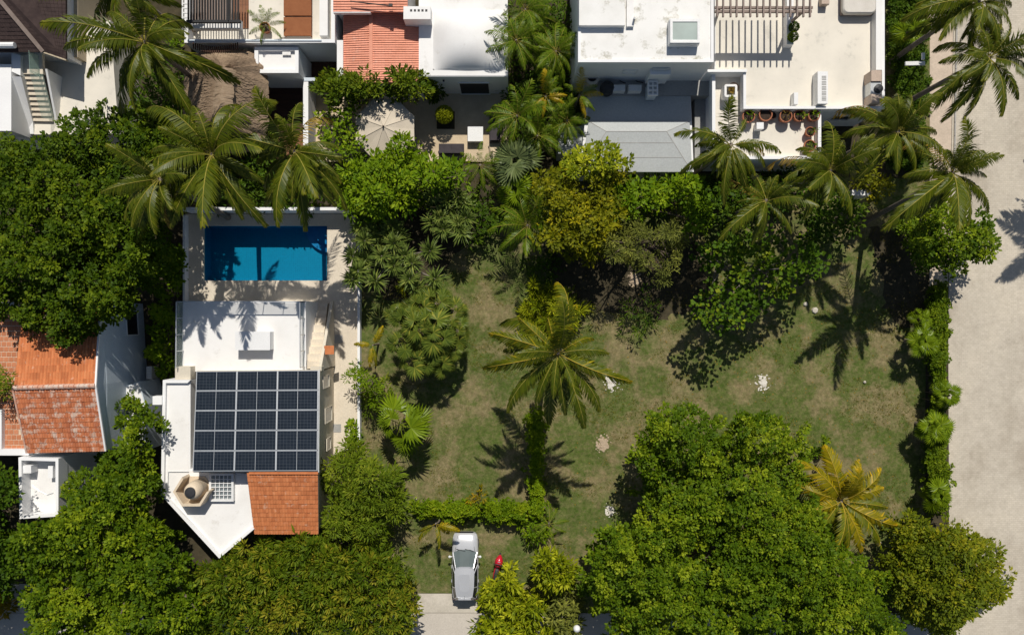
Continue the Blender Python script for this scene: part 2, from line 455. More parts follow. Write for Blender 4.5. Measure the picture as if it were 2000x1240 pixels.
# the ground lies 3 cm below the lawn and has a well where the pool is dug in
pw = [W(398, 441), W(639, 441), W(639, 548), W(398, 548)]
px0, px1, py1, py0 = pw[0].x, pw[1].x, pw[0].y, pw[2].y
for (x0, y0, x1, y1) in ((-S_, -S_, S_, py0), (-S_, py1, S_, S_), (-S_, py0, px0, py1), (px1, py0, S_, py1)):
    G.quad((x0, y0, -.03), (x1, y0, -.03), (x1, y1, -.03), (x0, y1, -.03))
structure(G.build('ground', M['gravel_bed']))

sheet('lawn', [(702, 330), (1060, 330), (1806, 350), (1808, 700), (1806, 1004), (1790, 1060), (1760, 1160), (1300, 1196), (1000, 1196), (935, 1194), (932, 1158), (815, 1158), (780, 1160), (702, 1060)], 0.0, M['lawn'])
sheet('hedge_lawn', [(1730, -60), (1816, -60), (1816, 332), (1730, 332)], 0.0, M['lawn'])
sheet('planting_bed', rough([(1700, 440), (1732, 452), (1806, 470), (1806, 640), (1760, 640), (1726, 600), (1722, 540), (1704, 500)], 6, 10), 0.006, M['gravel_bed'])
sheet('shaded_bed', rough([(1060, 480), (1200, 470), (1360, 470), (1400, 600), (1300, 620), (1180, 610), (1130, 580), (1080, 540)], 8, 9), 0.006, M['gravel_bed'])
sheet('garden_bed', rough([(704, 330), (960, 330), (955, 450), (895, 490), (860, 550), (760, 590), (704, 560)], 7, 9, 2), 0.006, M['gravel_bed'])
sheet('road', [(1870, -420), (2700, -420), (2700, 1900), (1857, 1900), (1852, 620), (1858, 330)], 0.02, M['road'], .06)
sheet('pavement', [(1816, -420), (1869.2, -420), (1857.2, 330), (1851.2, 560), (1816, 560)], 0.015, M['verge'], .05)
sheet('lane', [(-500, 1197), (1851, 1197), (1853, 1900), (-500, 1900)], 0.012, M['side_road'], .06)
sheet('driveway', [(816, 1159), (930, 1159), (934, 1196), (812, 1196)], 0.018, M['concrete'], .06)
sheet('corner_path', [(-120, 1140), (62, 1140), (75, 1196), (-120, 1196)], 0.016, M['side_road'], .05)

# kerb stones between the pavement and the cobbles of the road
kb = []
for i in range(14):
    y0 = -20 + i * 26
    a, b = W(1869.4 - .016 * (y0 + 20), y0, .05), W(1869.4 - .016 * (y0 + 45), y0 + 25, .05)
    o = MB().bar(a, b, .10, .09).build('kerb_stone', M['kerb'])
    kb.append(structure(o))

# bare patches in the lawn: low broken crusts of limestone
def patch(label, cx, cy, r, mat, seed, cat='sand patch', n=16):
    rng = random.Random(seed)
    mb = MB()
    c = W(cx, cy)
    for k in range(n * 4):
        a = rng.uniform(0, 6.283); d = r * rng.random() ** .8 * (1 if rng.random() < .8 else 1.5)
        q = c + Vector((math.cos(a) * d * .9, math.sin(a) * d * 1.05, 0))
        rr = r * rng.uniform(.10, .36) * max(.15, 1.25 - d / r * 1.0)
        m_ = 8
        rad = [max(.01, rr) * rng.uniform(.45, 1.25) for _ in range(m_)]
        top = .012 + rng.random() * .012 + k * .0004
        ring0 = [q + Vector((math.cos(6.283 * i / m_) * rad[i], math.sin(6.283 * i / m_) * rad[i], .003)) for i in range(m_)]
        ring1 = [q + Vector((math.cos(6.283 * i / m_) * rad[i] * .8, math.sin(6.283 * i / m_) * rad[i] * .8, top)) for i in range(m_)]
        mb.loft([ring0, ring1], 0, False)
        mb.quad(*ring1)
    return tag(stuff(mb.build('sand_patch', mat)), label, cat, 'bare patches in the lawn')
patch('white bare patch in the lawn beside the coconut palm fronds', 1195, 746, .62, M['limestone'], 1)
patch('white bare patch alone in the open lawn above the biggest tree', 1490, 748, .60, M['limestone'], 2)
patch('tan bare patch in the lawn below the coconut palm', 1177, 866, .62, M['sandy'], 3)
patch('small speckled white patch in the lawn at the edge of the biggest tree', 1190, 996, .45, M['limestone'], 4, n=11)
patch('dry sandy scrape in the shaded bed between the trees', 1240, 545, .6, M['sandy'], 5)

def stone(label, x, y, s, seed):
    rng = random.Random(seed)
    mb = MB()
    c = W(x, y)
    mb.loft([[c + Vector((math.cos(6.283 * i / 7 + .3) * s * f * rng.uniform(.85, 1.15), math.sin(6.283 * i / 7 + .3) * s * f * rng.uniform(.85, 1.15), z)) for i in range(7)] for f, z in ((1, 0), (1.05, .06), (.8, .11), (.3, .13))])
    tag(mb.build('white_stone', M['concrete']), label, 'stone', 'white stones on the lawn')
stone('smaller white stone in the palm shadow on the lawn', 1573, 594, .14, 1)
stone('larger white stone in the palm shadow on the lawn', 1591, 606, .20, 2)
stone('tiny white stone on the open grass near the hedge', 1688, 746, .09, 3)
stone('pale stone at the end of the hedge beside the car lawn', 812, 973, .10, 4)
stone('white stone on bare ground below the golden palm', 1716, 1060, .15, 5)

# ---------------------------------------------------------------- buildings
def rect(x0, y0, x1, y1): return [(x0, y0), (x1, y0), (x1, y1), (x0, y1)]

def solid(name, poly, z1, z0, mat, parent, **k):
    return MB().prism(sheet_pts(poly, z1), z0).build(name, mat, parent, **k)

def flat_block(parent, poly, ztop, z0, wall, roof, ph=.3, pt=.18, drop=.0):
    """walls, roof deck and a parapet ring as three parts."""
    P = sheet_pts(poly, ztop)
    lowr = [Vector((p.x, p.y, ztop - ph)) for p in P]
    MB().prism(inset(lowr, .012), z0).build('wall', wall, parent)
    inn = [Vector((p.x, p.y, ztop - ph + .02)) for p in inset(P, pt - .03)]
    MB().slab(inn, .015).build('roof', roof, parent)
    ring_mb(MB(), P, pt, ztop - ph - .06).build('parapet', wall, parent)

def window(parent, a, b, c, d, mat=None, frame=None, fw=.07, proud=.03):
    """a framed pane on a wall: a,b,c,d = corners (counter-clockwise seen from outside)."""
    a, b, c, d = map(Vector, (a, b, c, d))
    nrm = (b - a).cross(d - a).normalized()
    mb = MB()
    for p, q in ((a, b), (b, c), (c, d), (d, a)): mb.bar(p + nrm * proud, q + nrm * proud, fw, fw)
    f = mb.build('window', frame or M['metal_white'], parent)
    MB().quad(*(p + nrm * .012 for p in (a, b, c, d))).build('pane', mat or M['window'], f)
    return f

def tint_faces(o, n, rng):
    """each tile carries its own random number (its firing colour)."""
    per = len(o.data.polygons) // n
    vals = np.repeat([rng.random() for _ in range(n)], per)
    a = o.data.attributes.new('tint', 'FLOAT', 'FACE'); a.data.foreach_set('value', vals.astype(np.float32))

def tile_field(name, corners, nx, ny, mat, parent, lap=.025, roll=.03, seg=4, seed=0):
    """one sheet of roof tiles as real relief: ny lapped courses, nx rolls. corners: eave-left, eave-right, ridge-right, ridge-left."""
    rng = random.Random(seed)
    A, B, C_, D_ = map(Vector, corners)
    nrm = (B - A).cross(D_ - A).normalized()
    mb = MB()
    for j in range(ny):
        t0, t1 = j / ny, (j + 1) / ny
        for i in range(nx):
            jit = rng.uniform(-.006, .010)
            vs_ = []
            for k in range(seg + 1):
                s = (i + k / seg) / nx
                h = roll * math.sin(math.pi * k / seg)
                p0 = A.lerp(B, s).lerp(D_.lerp(C_, s), t0)
                p1 = A.lerp(B, s).lerp(D_.lerp(C_, s), min(1, t1 + .1 / ny))
                vs_.append((p0 + nrm * (h + lap + jit), p1 + nrm * (h * .8 + jit)))
            for k in range(seg):
                mb.quad(vs_[k][0], vs_[k + 1][0], vs_[k + 1][1], vs_[k][1])
            base = [v[0] for v in vs_]
            mb.quad(base[0] - nrm * lap, base[-1] - nrm * lap, *reversed(base))
    o = mb.build(name, mat, parent)
    tint_faces(o, ny * nx, rng)
    return stuff(o)

# ======== the house with the solar panels (z of its ground 0.15)
zg = .15
H1 = thing('solar_house', 'white house with a solar array, tiled gable and pointed roof beside the pool', 'house', W(500, 800))
# rear flat roof with glass balustrade
rear = [(357, 588), (597, 588), (598, 726), (355, 726)]
MB().prism(sheet_pts(rear, 3.3), zg).build('wall', M['wall'], H1)
MB().slab(inset([p + Vector((0, 0, .03)) for p in sheet_pts(rear, 3.3)], .02), .028).build('roof', M['white'], H1)
def balustrade(parent, a, b, n, h=1.0, name='balustrade'):
    a, b = Vector(a), Vector(b)
    mb = MB()
    mb.bar(a + Vector((0, 0, h)), b + Vector((0, 0, h)), .05, .05)
    for i in range(n + 1):
        p = a.lerp(b, i / n); mb.bar(p, p + Vector((0, 0, h - .03)), .04, .04)
    o = mb.build(name, M['alu'], parent)
    MB().bar(a + Vector((0, 0, h * .5)), b + Vector((0, 0, h * .5)), .012, h * .86).build('glass', M['rail_glass'], o)
    return o
r0, r1, r2, r3 = [W(x, y, 3.33) for x, y in ((359, 590), (595, 590), (595.5, 716), (358, 716))]
balustrade(H1, r0, r1, 6); balustrade(H1, r1, r2, 4); balustrade(H1, r3, r0, 4)
# box of air conditioning on the rear roof
ac = thing('roof_box', 'white box standing on the palm shaded flat roof behind the solar panels', 'equipment box', W(493, 666, 3.33))
p = sheet_pts(rect(460, 648, 527, 683), 4.05)
MB().prism(p, 3.34).build('casing', M['white_plastic'], ac)
MB().slab([q + Vector((0, 0, .03)) for q in inset(p, -.02)], .028).build('lid', M['white_plastic'], ac)
# main gable: panels face the sun, tiles fall to the street
zr, ze, zs = 5.25, 4.15, 4.05
R0, R1 = W(480, 922, zr), W(622, 922, zr)
main = [W(384, 724, ze), W(624, 722, ze), W(622, 922, zr), W(622, 1042, zs), W(497, 1042, zs), W(482, 922, zr), W(376, 922, zr)]
bodyp = [Vector((p.x, p.y, 3.95)) for p in (W(386, 728, ze), W(621, 726, ze), W(619, 1036, zs), W(500, 1036, zs), W(485, 925, zr), W(380, 918, zr))]
MB().prism(bodyp, zg).build('wall', M['cream_wall'], H1)
g = MB()   # gable triangles and the deck under the panels
e0, e1, e2, e3 = W(384, 724, ze), W(624, 722, ze), W(622, 922, zr), W(376, 922, zr)
g.slab([e0, e1, e2, e3], .10)
g.build('roof_deck', M['cream_wall'], H1)
t0, t1, t2, t3 = W(497, 1042, zs), W(622, 1042, zs), W(621, 922, zr - .02), W(482, 922, zr - .02)
MB().slab([t0, t1, t2, t3], .10).build('roof_deck', M['cream_wall'], H1)
xw = bodyp[1].x
MB().prism([(xw, bodyp[1].y, 4.0), (xw, R1.y, 5.05), (xw, bodyp[2].y, 3.98), (xw - .15, bodyp[2].y, 3.98), (xw - .15, R1.y, 5.05), (xw - .15, bodyp[1].y, 4.0)], 3.94).build('gable', M['cream_wall'], H1)
tile_field('roof_tile', [t0 + Vector((0, 0, .01)), t1 + Vector((0, 0, .01)), t2 + Vector((0, 0, .01)), t3 + Vector((0, 0, .01))], 24, 14, M['terracotta'], H1, seed=3)
MB().bar(e3 + Vector((3.3, -.03, .04)), e2 + Vector((0, -.03, .04)), .14, .08).build('ridge_cap', M['terracotta_plain'], H1)
MB().bar(W(624, 722, 4.2), W(622.5, 922, zr + .05), .06, .12).build('gutter_or_shade_line', M['alu'], H1)
# white front block ending in a point
zt = 4.25
front = [(318, 742), (372, 742), (372, 915), (486, 925), (497, 1032), (428, 1090), (314, 966)]
fp = sheet_pts(front, zt - .22)
MB().prism(fp, 0).build('wall', M['wall'], H1)
fin = [Vector((p.x, p.y, zt - .2)) for p in inset(sheet_pts(front, zt), .16)]
MB().slab(fin, .018).build('roof', M['white'], H1)
FP = sheet_pts(front, zt); FI = inset(FP, .18)
pm = MB()
for i in (0, 4, 5, 6):
    j = (i + 1) % 7; pm.prism([FP[i], FP[j], FI[j], FI[i]], zt - .3)
pm.build('parapet', M['wall'], H1)
MB().box(W(311, 781, 4.1), (.55, .5, .5)).build('spout', M['wall'], H1)
MB().prism(sheet_pts(rect(342, 716, 372, 741), 4.0), 3.0).build('pier', M['cream_wall'], H1)
cb = MB(); cb.tube([W(330, 921, 4.09), W(369, 921, 4.09)], .025, 6); cb.tube([W(329, 921, 4.09), W(328, 962, 4.09)], .025, 6)
cb.build('conduit', M['alu'], H1)
# roof light with white grid
sl = thing('roof_light', 'square roof light with white bars on the pointed white roof', 'skylight', W(432, 950, 4.05))
so = sheet_pts(rect(408, 924, 456, 979), 4.32)
ring_mb(MB(), so, .13, 4.06).build('frame', M['metal_white'], sl)
si = inset(so, .12)
MB().quad(*[Vector((p.x, p.y, 4.16)) for p in si][::-1]).build('pane', M['skylight_glass'], sl)
for i in range(1, 5):
    a = si[0].lerp(si[1], i / 5); b = si[3].lerp(si[2], i / 5)
    MB().bar((a.x, a.y, 4.25), (b.x, b.y, 4.25), .045, .05).build('bar', M['metal_white'], sl)
for i in range(1, 6):
    a = si[0].lerp(si[3], i / 6); b = si[1].lerp(si[2], i / 6)
    MB().bar((a.x, a.y, 4.285), (b.x, b.y, 4.285), .04, .04).build('bar', M['metal_white'], sl)
# hexagonal tank enclosure and tank
hx = thing('tank_enclosure', 'beige hexagonal parapet around the water tank', 'parapet', W(372, 960, 4.05))
hc = W(373, 960, 5.0)
hexp = [hc + Vector((math.cos(math.radians(a)) * 1.06, math.sin(math.radians(a)) * .98, 0)) for a in (240, 300, 0, 60, 120, 180)]
hm = MB(); hi = inset(hexp, .13)
for i in (4, 5, 0, 1): hm.prism([hexp[i], hexp[(i + 1) % 6], hi[(i + 1) % 6], hi[i]], 4.06)
hm.build('parapet_wall', M['tank'], hx)
MB().slab([Vector((q.x, q.y, 4.12)) for q in inset(hexp, .14)], .05).build('base', M['tank'], hx)
tk = thing('water_tank', 'round beige water tank with dark lid on the white roof', 'water tank', W(392, 952, 4.13))
tc = W(392, 951, 4.13); tc.x -= .05
MB().lathe([(.50, 0), (.53, .08), (.50, .3), (.53, .35), (.50, .6), (.53, .65), (.50, .9), (.46, 1.12), (.36, 1.26), (.31, 1.28)], tc, 24).build('body', M['tank'], tk, smooth=True)
MB().lathe([(.30, 1.27), (.31, 1.36), (.27, 1.40), (.1, 1.43)], tc, 20).build('lid', M['dark_plastic'], tk)
# stair to the rear roof
for i in range(9):
    ya, yb = 592 + i * 14.2, 592 + (i + 1) * 14.2
    z = zg + (i + 1) * .35
    MB().prism([W(600, ya, z) + Vector((0, 0, 0)), W(640 - i * 1.6, ya, z), W(640 - (i + 1) * 1.6, yb, z), W(600, yb, z)], zg).build('stair_step', M['stone'], H1)
sw = MB()
sw.prism([W(651, 588, .3), W(627, 722, 3.75), W(622, 722, 3.75), W(645, 588, .3)], zg)
sw.build('stair_wall', M['cream_wall'], H1)
MB().prism([W(606, 716, 3.9), W(628, 716, 3.9), W(628, 724, 3.9), W(606, 724, 3.9)], 3.3).build('coping', M['cream_wall'], H1)
# openings in the wall that faces the garden (x plane xw)
def east_window(y0, y1, z0, z1, mat=None, fr=None):
    x = xw + .005
    ya, yb = W(0, y0, (z0 + z1) / 2).y, W(0, y1, (z0 + z1) / 2).y
    return window(H1, (x, yb, z0), (x, ya, z0), (x, ya, z1), (x, yb, z1), mat, fr or M['cream_wall'], .05)
east_window(733, 757, 1.6, 3.1, M['skylight_glass'])
east_window(795, 824, .9, 2.6, M['skylight_glass'])
east_window(855, 878, 1.2, 2.2)
aw = MB(); aw.slab([(xw + .01, W(0, 675, 2.6).y, 2.75), (xw + .01, W(0, 692, 2.6).y, 2.75), (xw + .55, W(0, 692, 2.6).y, 2.5), (xw + .55, W(0, 675, 2.6).y, 2.5)], .06)
aw.build('awning', M['terracotta_plain'], H1)

# solar array: 3 x 5 panels, each two columns of cells, on rails
SA = thing('solar_array', 'solar array of fifteen dark panels on the white house', 'solar panels', W(500, 820, 4.8))
q0, q1, q2, q3 = W(384, 725, 4.30), W(622, 723, 4.30), W(620, 919, 5.40), W(376.5, 920, 5.40)
NRM = (q2 - q3).cross(q0 - q3).normalized()
if NRM.z < 0: NRM = -NRM
def sa(u, v, h=0): return q0.lerp(q1, u).lerp(q3.lerp(q2, u), v) + NRM * h
pm_, nt_, b_ = new_mat('solar_cell_glass')
tcn = nt_.nodes.new('ShaderNodeTexCoord')
brk = nt_.nodes.new('ShaderNodeTexBrick'); brk.offset = 0; brk.squash = 1
brk.inputs['Scale'].default_value = 1; brk.inputs['Brick Width'].default_value = 1 / 6; brk.inputs['Row Height'].default_value = 1 / 6
brk.inputs['Mortar Size'].default_value = .0045; brk.inputs['Color1'].default_value = (.011, .017, .026, 1); brk.inputs['Color2'].default_value = (.016, .023, .034, 1); brk.inputs['Mortar'].default_value = (.075, .085, .098, 1)
nt_.links.new(tcn.outputs['UV'], brk.inputs['Vector']); nt_.links.new(brk.outputs['Color'], b_.inputs['Base Color'])
b_.inputs['Roughness'].default_value = .25; b_.inputs['Specular IOR Level'].default_value = .2
M['cells'] = pm_
rl = MB()
for v in (.05, .15, .25, .35, .45, .55, .65, .75, .85, .95): rl.bar(sa(.01, v, -.07), sa(.99, v, -.07), .04, .05)
rl.build('mounting_rail', M['alu'], SA)
rngp = random.Random(4)
for r in range(5):
    for c in range(3):
        u0, u1, v0, v1 = c / 3 + .003, (c + 1) / 3 - .003, r / 5 + .004, (r + 1) / 5 - .004
        dz = rngp.uniform(0, .008)
        fr = MB(); w_ = .045
        cs = [sa(u0, v0, dz), sa(u1, v0, dz), sa(u1, v1, dz), sa(u0, v1, dz)]
        for i in range(4): fr.bar(cs[i], cs[(i + 1) % 4], w_, .05)
        fr.bar(sa((u0 + u1) / 2, v0, dz), sa((u0 + u1) / 2, v1, dz), .022, .04)
        f = fr.build('solar_panel', M['alu'], SA)
        for k in range(2):
            ua, ub = u0 + (u1 - u0) * k / 2, u0 + (u1 - u0) * (k + 1) / 2
            mb = MB().quad(sa(ua, v1, dz + .012), sa(ub, v1, dz + .012), sa(ub, v0, dz + .012), sa(ua, v0, dz + .012))
            o = mb.build('cell_sheet', M['cells'], f)
            uv = o.data.uv_layers.new(name='UVMap')
            for li, co in enumerate(((0, 0), (1, 0), (1, 1), (0, 1))): uv.data[li].uv = co

# ======== pool and deck
dk = MB()
for poly in ([(362, 418), (694, 418), (694, 441), (362, 441)], [(362, 441), (398, 441), (398, 548), (362, 548)], [(639, 441), (694, 441), (697, 548), (639, 548)],
             [(362, 548), (697, 548), (699, 592), (362, 592)], [(597, 592), (699, 592), (701, 868), (626, 900), (600, 900)]):
    dk.slab(sheet_pts(poly, zg), .2)
structure(dk.build('pool_deck', M['stone']))
pool = thing('swimming_pool', 'rectangular blue swimming pool under the palm shadows', 'swimming pool', W(518, 494))
pt_, ntt, bb = new_mat('blue_pool_tile')
tcn = ntt.nodes.new('ShaderNodeTexCoord'); br2 = ntt.nodes.new('ShaderNodeTexBrick'); br2.offset = 0
br2.inputs['Scale'].default_value = 4; br2.inputs['Brick Width'].default_value = .5; br2.inputs['Row Height'].default_value = .5; br2.inputs['Mortar Size'].default_value = .03
br2.inputs['Color1'].default_value = (.0, .245, .40, 1); br2.inputs['Color2'].default_value = (.0, .215, .355, 1); br2.inputs['Mortar'].default_value = (.0, .29, .44, 1)
ntt.links.new(tcn.outputs['Object'], br2.inputs['Vector']); ntt.links.new(br2.outputs['Color'], bb.inputs['Base Color']); bb.inputs['Roughness'].default_value = .5
x0, x1, y0, y1 = px0 + .001, px1 - .001, py0 + .001, py1 - .001
zb_ = -1.15
MB().quad((x0, y0, zb_), (x1, y0, zb_), (x1, y1, zb_), (x0, y1, zb_)).quad((x0, y0, zb_), (x0, y0, .1), (x1, y0, .1), (x1, y0, zb_)).quad((x1, y0, zb_), (x1, y0, .1), (x1, y1, .1), (x1, y1, zb_)) \
    .quad((x1, y1, zb_), (x1, y1, .1), (x0, y1, .1), (x0, y1, zb_)).quad((x0, y1, zb_), (x0, y1, .1), (x0, y0, .1), (x0, y0, zb_)).build('basin', pt_, pool)
pls = surf('pale_blue_step_tile', (.05, .25, .50), (.04, .21, .44), 2, .4, .7, .5)
for k, r in enumerate((1.65, 1.15, .65)):
    z = -.85 + k * .3
    n = 14
    pts = [(x1 - .004, y1 - .004, z)] + [(x1 - .004 - r * math.sin(math.pi / 2 * i / n), y1 - .004 - r * math.cos(math.pi / 2 * i / n), z) for i in range(n + 1)]
    MB().prism([Vector(q) for q in pts], zb_ + .002).build('pool_step', pls, pool)
wm, nw, bw_ = new_mat('pool_water')
for n in list(nw.nodes):
    if n.type != 'OUTPUT_MATERIAL': nw.nodes.remove(n)
tr = nw.nodes.new('ShaderNodeBsdfTransparent'); tr.inputs[0].default_value = (.45, .84, .90, 1)
gl = nw.nodes.new('ShaderNodeBsdfGlossy'); gl.inputs['Roughness'].default_value = .06
fz = nw.nodes.new('ShaderNodeFresnel'); fz.inputs[0].default_value = 1.33
nb = nw.nodes.new('ShaderNodeBump'); nb.inputs['Strength'].default_value = .3; nb.inputs['Distance'].default_value = .05
nw.links.new(noise(nw, 2.2, 4), nb.inputs['Height']); nw.links.new(nb.outputs[0], gl.inputs['Normal']); nw.links.new(nb.outputs[0], fz.inputs['Normal'])
ms = nw.nodes.new('ShaderNodeMixShader')
nw.links.new(fz.outputs[0], ms.inputs[0]); nw.links.new(tr.outputs[0], ms.inputs[1]); nw.links.new(gl.outputs[0], ms.inputs[2])
nw.links.new(ms.outputs[0], nw.nodes['Material Output'].inputs[0])
MB().quad((x0, y0, .02), (x1, y0, .02), (x1, y1, .02), (x0, y1, .02)).build('water', wm, pool)
# garden walls around the pool terrace
gw = MB().prism(sheet_pts(rect(355, 405, 694, 411), 1.5), 0).build('garden_wall', M['wall'])
tag(gw, 'white garden wall along the upper edge of the pool terrace', 'wall')
gw = MB().prism(sheet_pts(rect(357, 420, 361, 588), .7), 0).build('garden_wall', M['wall'])
tag(gw, 'low white wall between the pool terrace and the dark shrubs', 'wall')
gw = MB().prism(sheet_pts(rect(698, 430, 703, 872), .55), 0).build('garden_wall', M['wall'])
tag(gw, 'low white wall between the pool terrace and the dracaenas', 'wall')
for i, (x, y, s) in enumerate(((661, 662, .5), (658, 836, .5))):
    m_ = MB().slab(sheet_pts(rect(x - 8, y - 8, x + 8, y + 8), zg + .02), .018).build('drain_cover', M['grey_concrete'])
    tag(m_, ('square grey drain cover on the deck beside the stair wall', 'square grey drain cover on the deck beside the lower windows')[i], 'drain cover', 'drain covers in the deck')

# ======== the orange tiled house by the edge
H2 = thing('orange_roof_house', 'house with weathered orange tiled gable and paved roof terrace', 'house', W(120, 760))
zrd = 6.0
LR0, LR1 = W(27, 757, zrd), W(187, 753, zrd)
up0, up1 = W(47, 590, 5.0), W(196, 590, 5.0)
lo0, lo1 = W(54, 884, 4.95), W(206, 880, 4.95)
MB().slab([up0, up1, LR1, LR0], .12).build('roof_deck', M['wall'], H2)
MB().slab([LR0, LR1, lo1, lo0], .12).build('roof_deck', M['wall'], H2)
up = Vector((0, 0, .012))
tile_field('roof_tile', [up1 + up, up0 + up, LR0 + up, LR1 + up], 26, 12, M['terracotta'], H2, roll=.06, seed=5)
tile_field('roof_tile', [lo0 + up, lo1 + up, LR1 + up, LR0 + up], 30, 13, M['terracotta_old'], H2, roll=.05, seed=6)
for i in range(16):
    a, b = LR0.lerp(LR1, i / 16), LR0.lerp(LR1, (i + 1.06) / 16)
    MB().tube([a + Vector((0, 0, .02)), b + Vector((0, 0, .05))], [.13, .15], 8).build('ridge_tile', M['ridge_tile'], H2)
bw2 = [Vector((p.x, p.y, 4.8)) for p in (up0, up1 + Vector((-.02, 0, 0)), LR1 + Vector((-.02, 0, 0)), lo1 + Vector((-.02, 0, 0)), lo0, LR0)]
MB().prism(bw2, 0).build('wall', M['grey_wall'], H2)
xr = LR1.x - .02
MB().prism([(up1.x - .03, up1.y, 4.9), (LR1.x - .03, LR1.y, 5.86), (lo1.x - .03, lo1.y, 4.85), (lo1.x - .25, lo1.y, 4.85), (LR1.x - .25, LR1.y, 5.86), (up1.x - .25, up1.y, 4.9)], 4.78).build('gable', M['grey_wall'], H2)
vx = MB(); vx.bar(up1 + Vector((.03, 0, .03)), LR1 + Vector((.03, 0, .05)), .10, .10); vx.bar(LR1 + Vector((.03, 0, .05)), lo1 + Vector((.03, 0, .03)), .10, .10)
vx.build('verge_trim', M['wall'], H2)
vx = MB(); vx.bar(LR0 + Vector((-.03, 0, .05)), lo0 + Vector((-.03, 0, .03)), .10, .10); vx.build('verge_trim', M['ridge_tile'], H2)
# window high in the grey wall
def wpt(f, z):
    a = Vector((up1.x, up1.y)); b = Vector((LR1.x, LR1.y)); q = a.lerp(b, f); return (q.x + .0, q.y, z)
window(H2, wpt(.42, .9), wpt(.1, .9), wpt(.1, 2.3), wpt(.42, 2.3), M['dark'], M['wall'])
# paved roof terrace of square tiles
tz = 4.2
MB().prism(sheet_pts([(-120, 592), (46, 592), (46, 660), (28, 757), (54, 884), (-120, 884)], tz - .03), 0).build('wall', M['wall'], H2)
pav = bpy.data.meshes.new('paver')
pb = MB().box((0, 0, 0), (.262, .262, .03)); pav.from_pydata(pb.v, [], pb.f); pav.materials.append(M['paver'])
rngp = random.Random(8)
def paver(x, y):
    o = bpy.data.objects.new('paver', pav); o.location = (x, y, tz - .012 + rngp.uniform(-.004, .004)); o.rotation_euler = (0, 0, rngp.uniform(-.015, .015))
    COL.objects.link(o); o.parent = H2; o.matrix_parent_inverse = Matrix.Translation(-Vector(H2.location))
MB().slab(sheet_pts([(-120, 592), (46, 592), (46, 660), (28, 757), (54, 884), (-120, 884)], tz - .02), .008).build('grout_bed', M['grout'], H2)
for r in range(27):
    for c in range(8):
        px_, py_ = -22 + c * 9.75 + (4.8 if r % 2 else 0), 611 + r * 10.1
        lim = 44 if py_ < 665 else (44 - (py_ - 665) * .17 if py_ < 757 else 24 + (py_ - 757) * .2)
        if px_ < lim and py_ < 880: q = W(px_, py_, tz); paver(q.x, q.y)
MB().prism(sheet_pts(rect(-60, 589, 26, 597), tz + .35), tz - .1).build('parapet', M['wall'], H2)
MB().prism(sheet_pts(rect(-60, 877, 56, 889), tz + .3), tz - .1).build('parapet', M['wall'], H2)
MB().prism(sheet_pts(rect(-8, 800, 3, 877), tz + .3), tz - .1).build('parapet', M['wall'], H2)
# lower annex beside the grey wall, with two air conditioners
an = thing('annex', 'low pale annex with flat roof in the shade of the grey gable wall', 'outbuilding', W(240, 800))
MB().prism(sheet_pts([(200, 770), (272, 745), (284, 790), (284, 880), (205, 880)], 2.6), 0).build('wall', M['grey_wall'], an)
MB().slab([p + Vector((0, 0, .03)) for p in inset(sheet_pts([(200, 770), (272, 745), (284, 790), (284, 880), (205, 880)], 2.6), .05)], .028).build('roof', M['white'], an)
MB().bar(W(222, 757, 2.66), W(221, 880, 2.66), .03, .04).build('roof_seam', M['alu'], an)
def ac_unit(label, x0, y0, x1, y1, z1, z0, group='air conditioning units', mat=None):
    t = thing('air_conditioner', label, 'air conditioner', W((x0 + x1) / 2, (y0 + y1) / 2, z0), group)
    p = sheet_pts(rect(x0, y0, x1, y1), z1)
    MB().prism(p, z0).build('casing', mat or M['metal_white'], t)
    mb = MB()
    for i in range(4):
        a = p[0].lerp(p[3], .15 + i * .23); b = p[1].lerp(p[2], .15 + i * .23)
        mb.bar(a + Vector((.04, 0, .012)), b + Vector((-.04, 0, .012)), .025, .02)
    mb.build('grille', M['alu'], t)
    return t
ac_unit('white air conditioner in the dark gap beside the grey wall', 286, 716, 296, 740, .9, .0)
ac_unit('white air conditioner below the other one at the grey annex', 284, 752, 298, 779, .9, .0)
# white roof court below the tiles
ct = thing('roof_court', 'small white walled roof court below the weathered orange tiles', 'outbuilding', W(90, 950))
cp_ = sheet_pts([(36, 893), (114, 895), (114, 1008), (38, 1013)], 4.9)
MB().prism([Vector((p.x, p.y, 4.05)) for p in inset(cp_, .01)], 0).build('wall', M['wall'], ct)
MB().slab([Vector((p.x, p.y, 4.09)) for p in inset(cp_, .15)], .03).build('roof', M['white'], ct)
ring_mb(MB(), cp_, .17, 4.0).build('parapet', M['wall'], ct)
MB().box(W(60, 914, 4.4), (.5, .45, .7)).build('chimney', M['wall'], ct)
MB().box(W(103, 920, 4.3), (.28, .7, .45)).build('vent_box', M['wall'], ct)
pw_ = MB(); pw_.tube([W(64, 948, 4.12), W(76, 958, 4.12), W(92, 966, 4.12), W(104, 962, 4.12)], .02, 5); pw_.build('cable', M['alu'], ct)

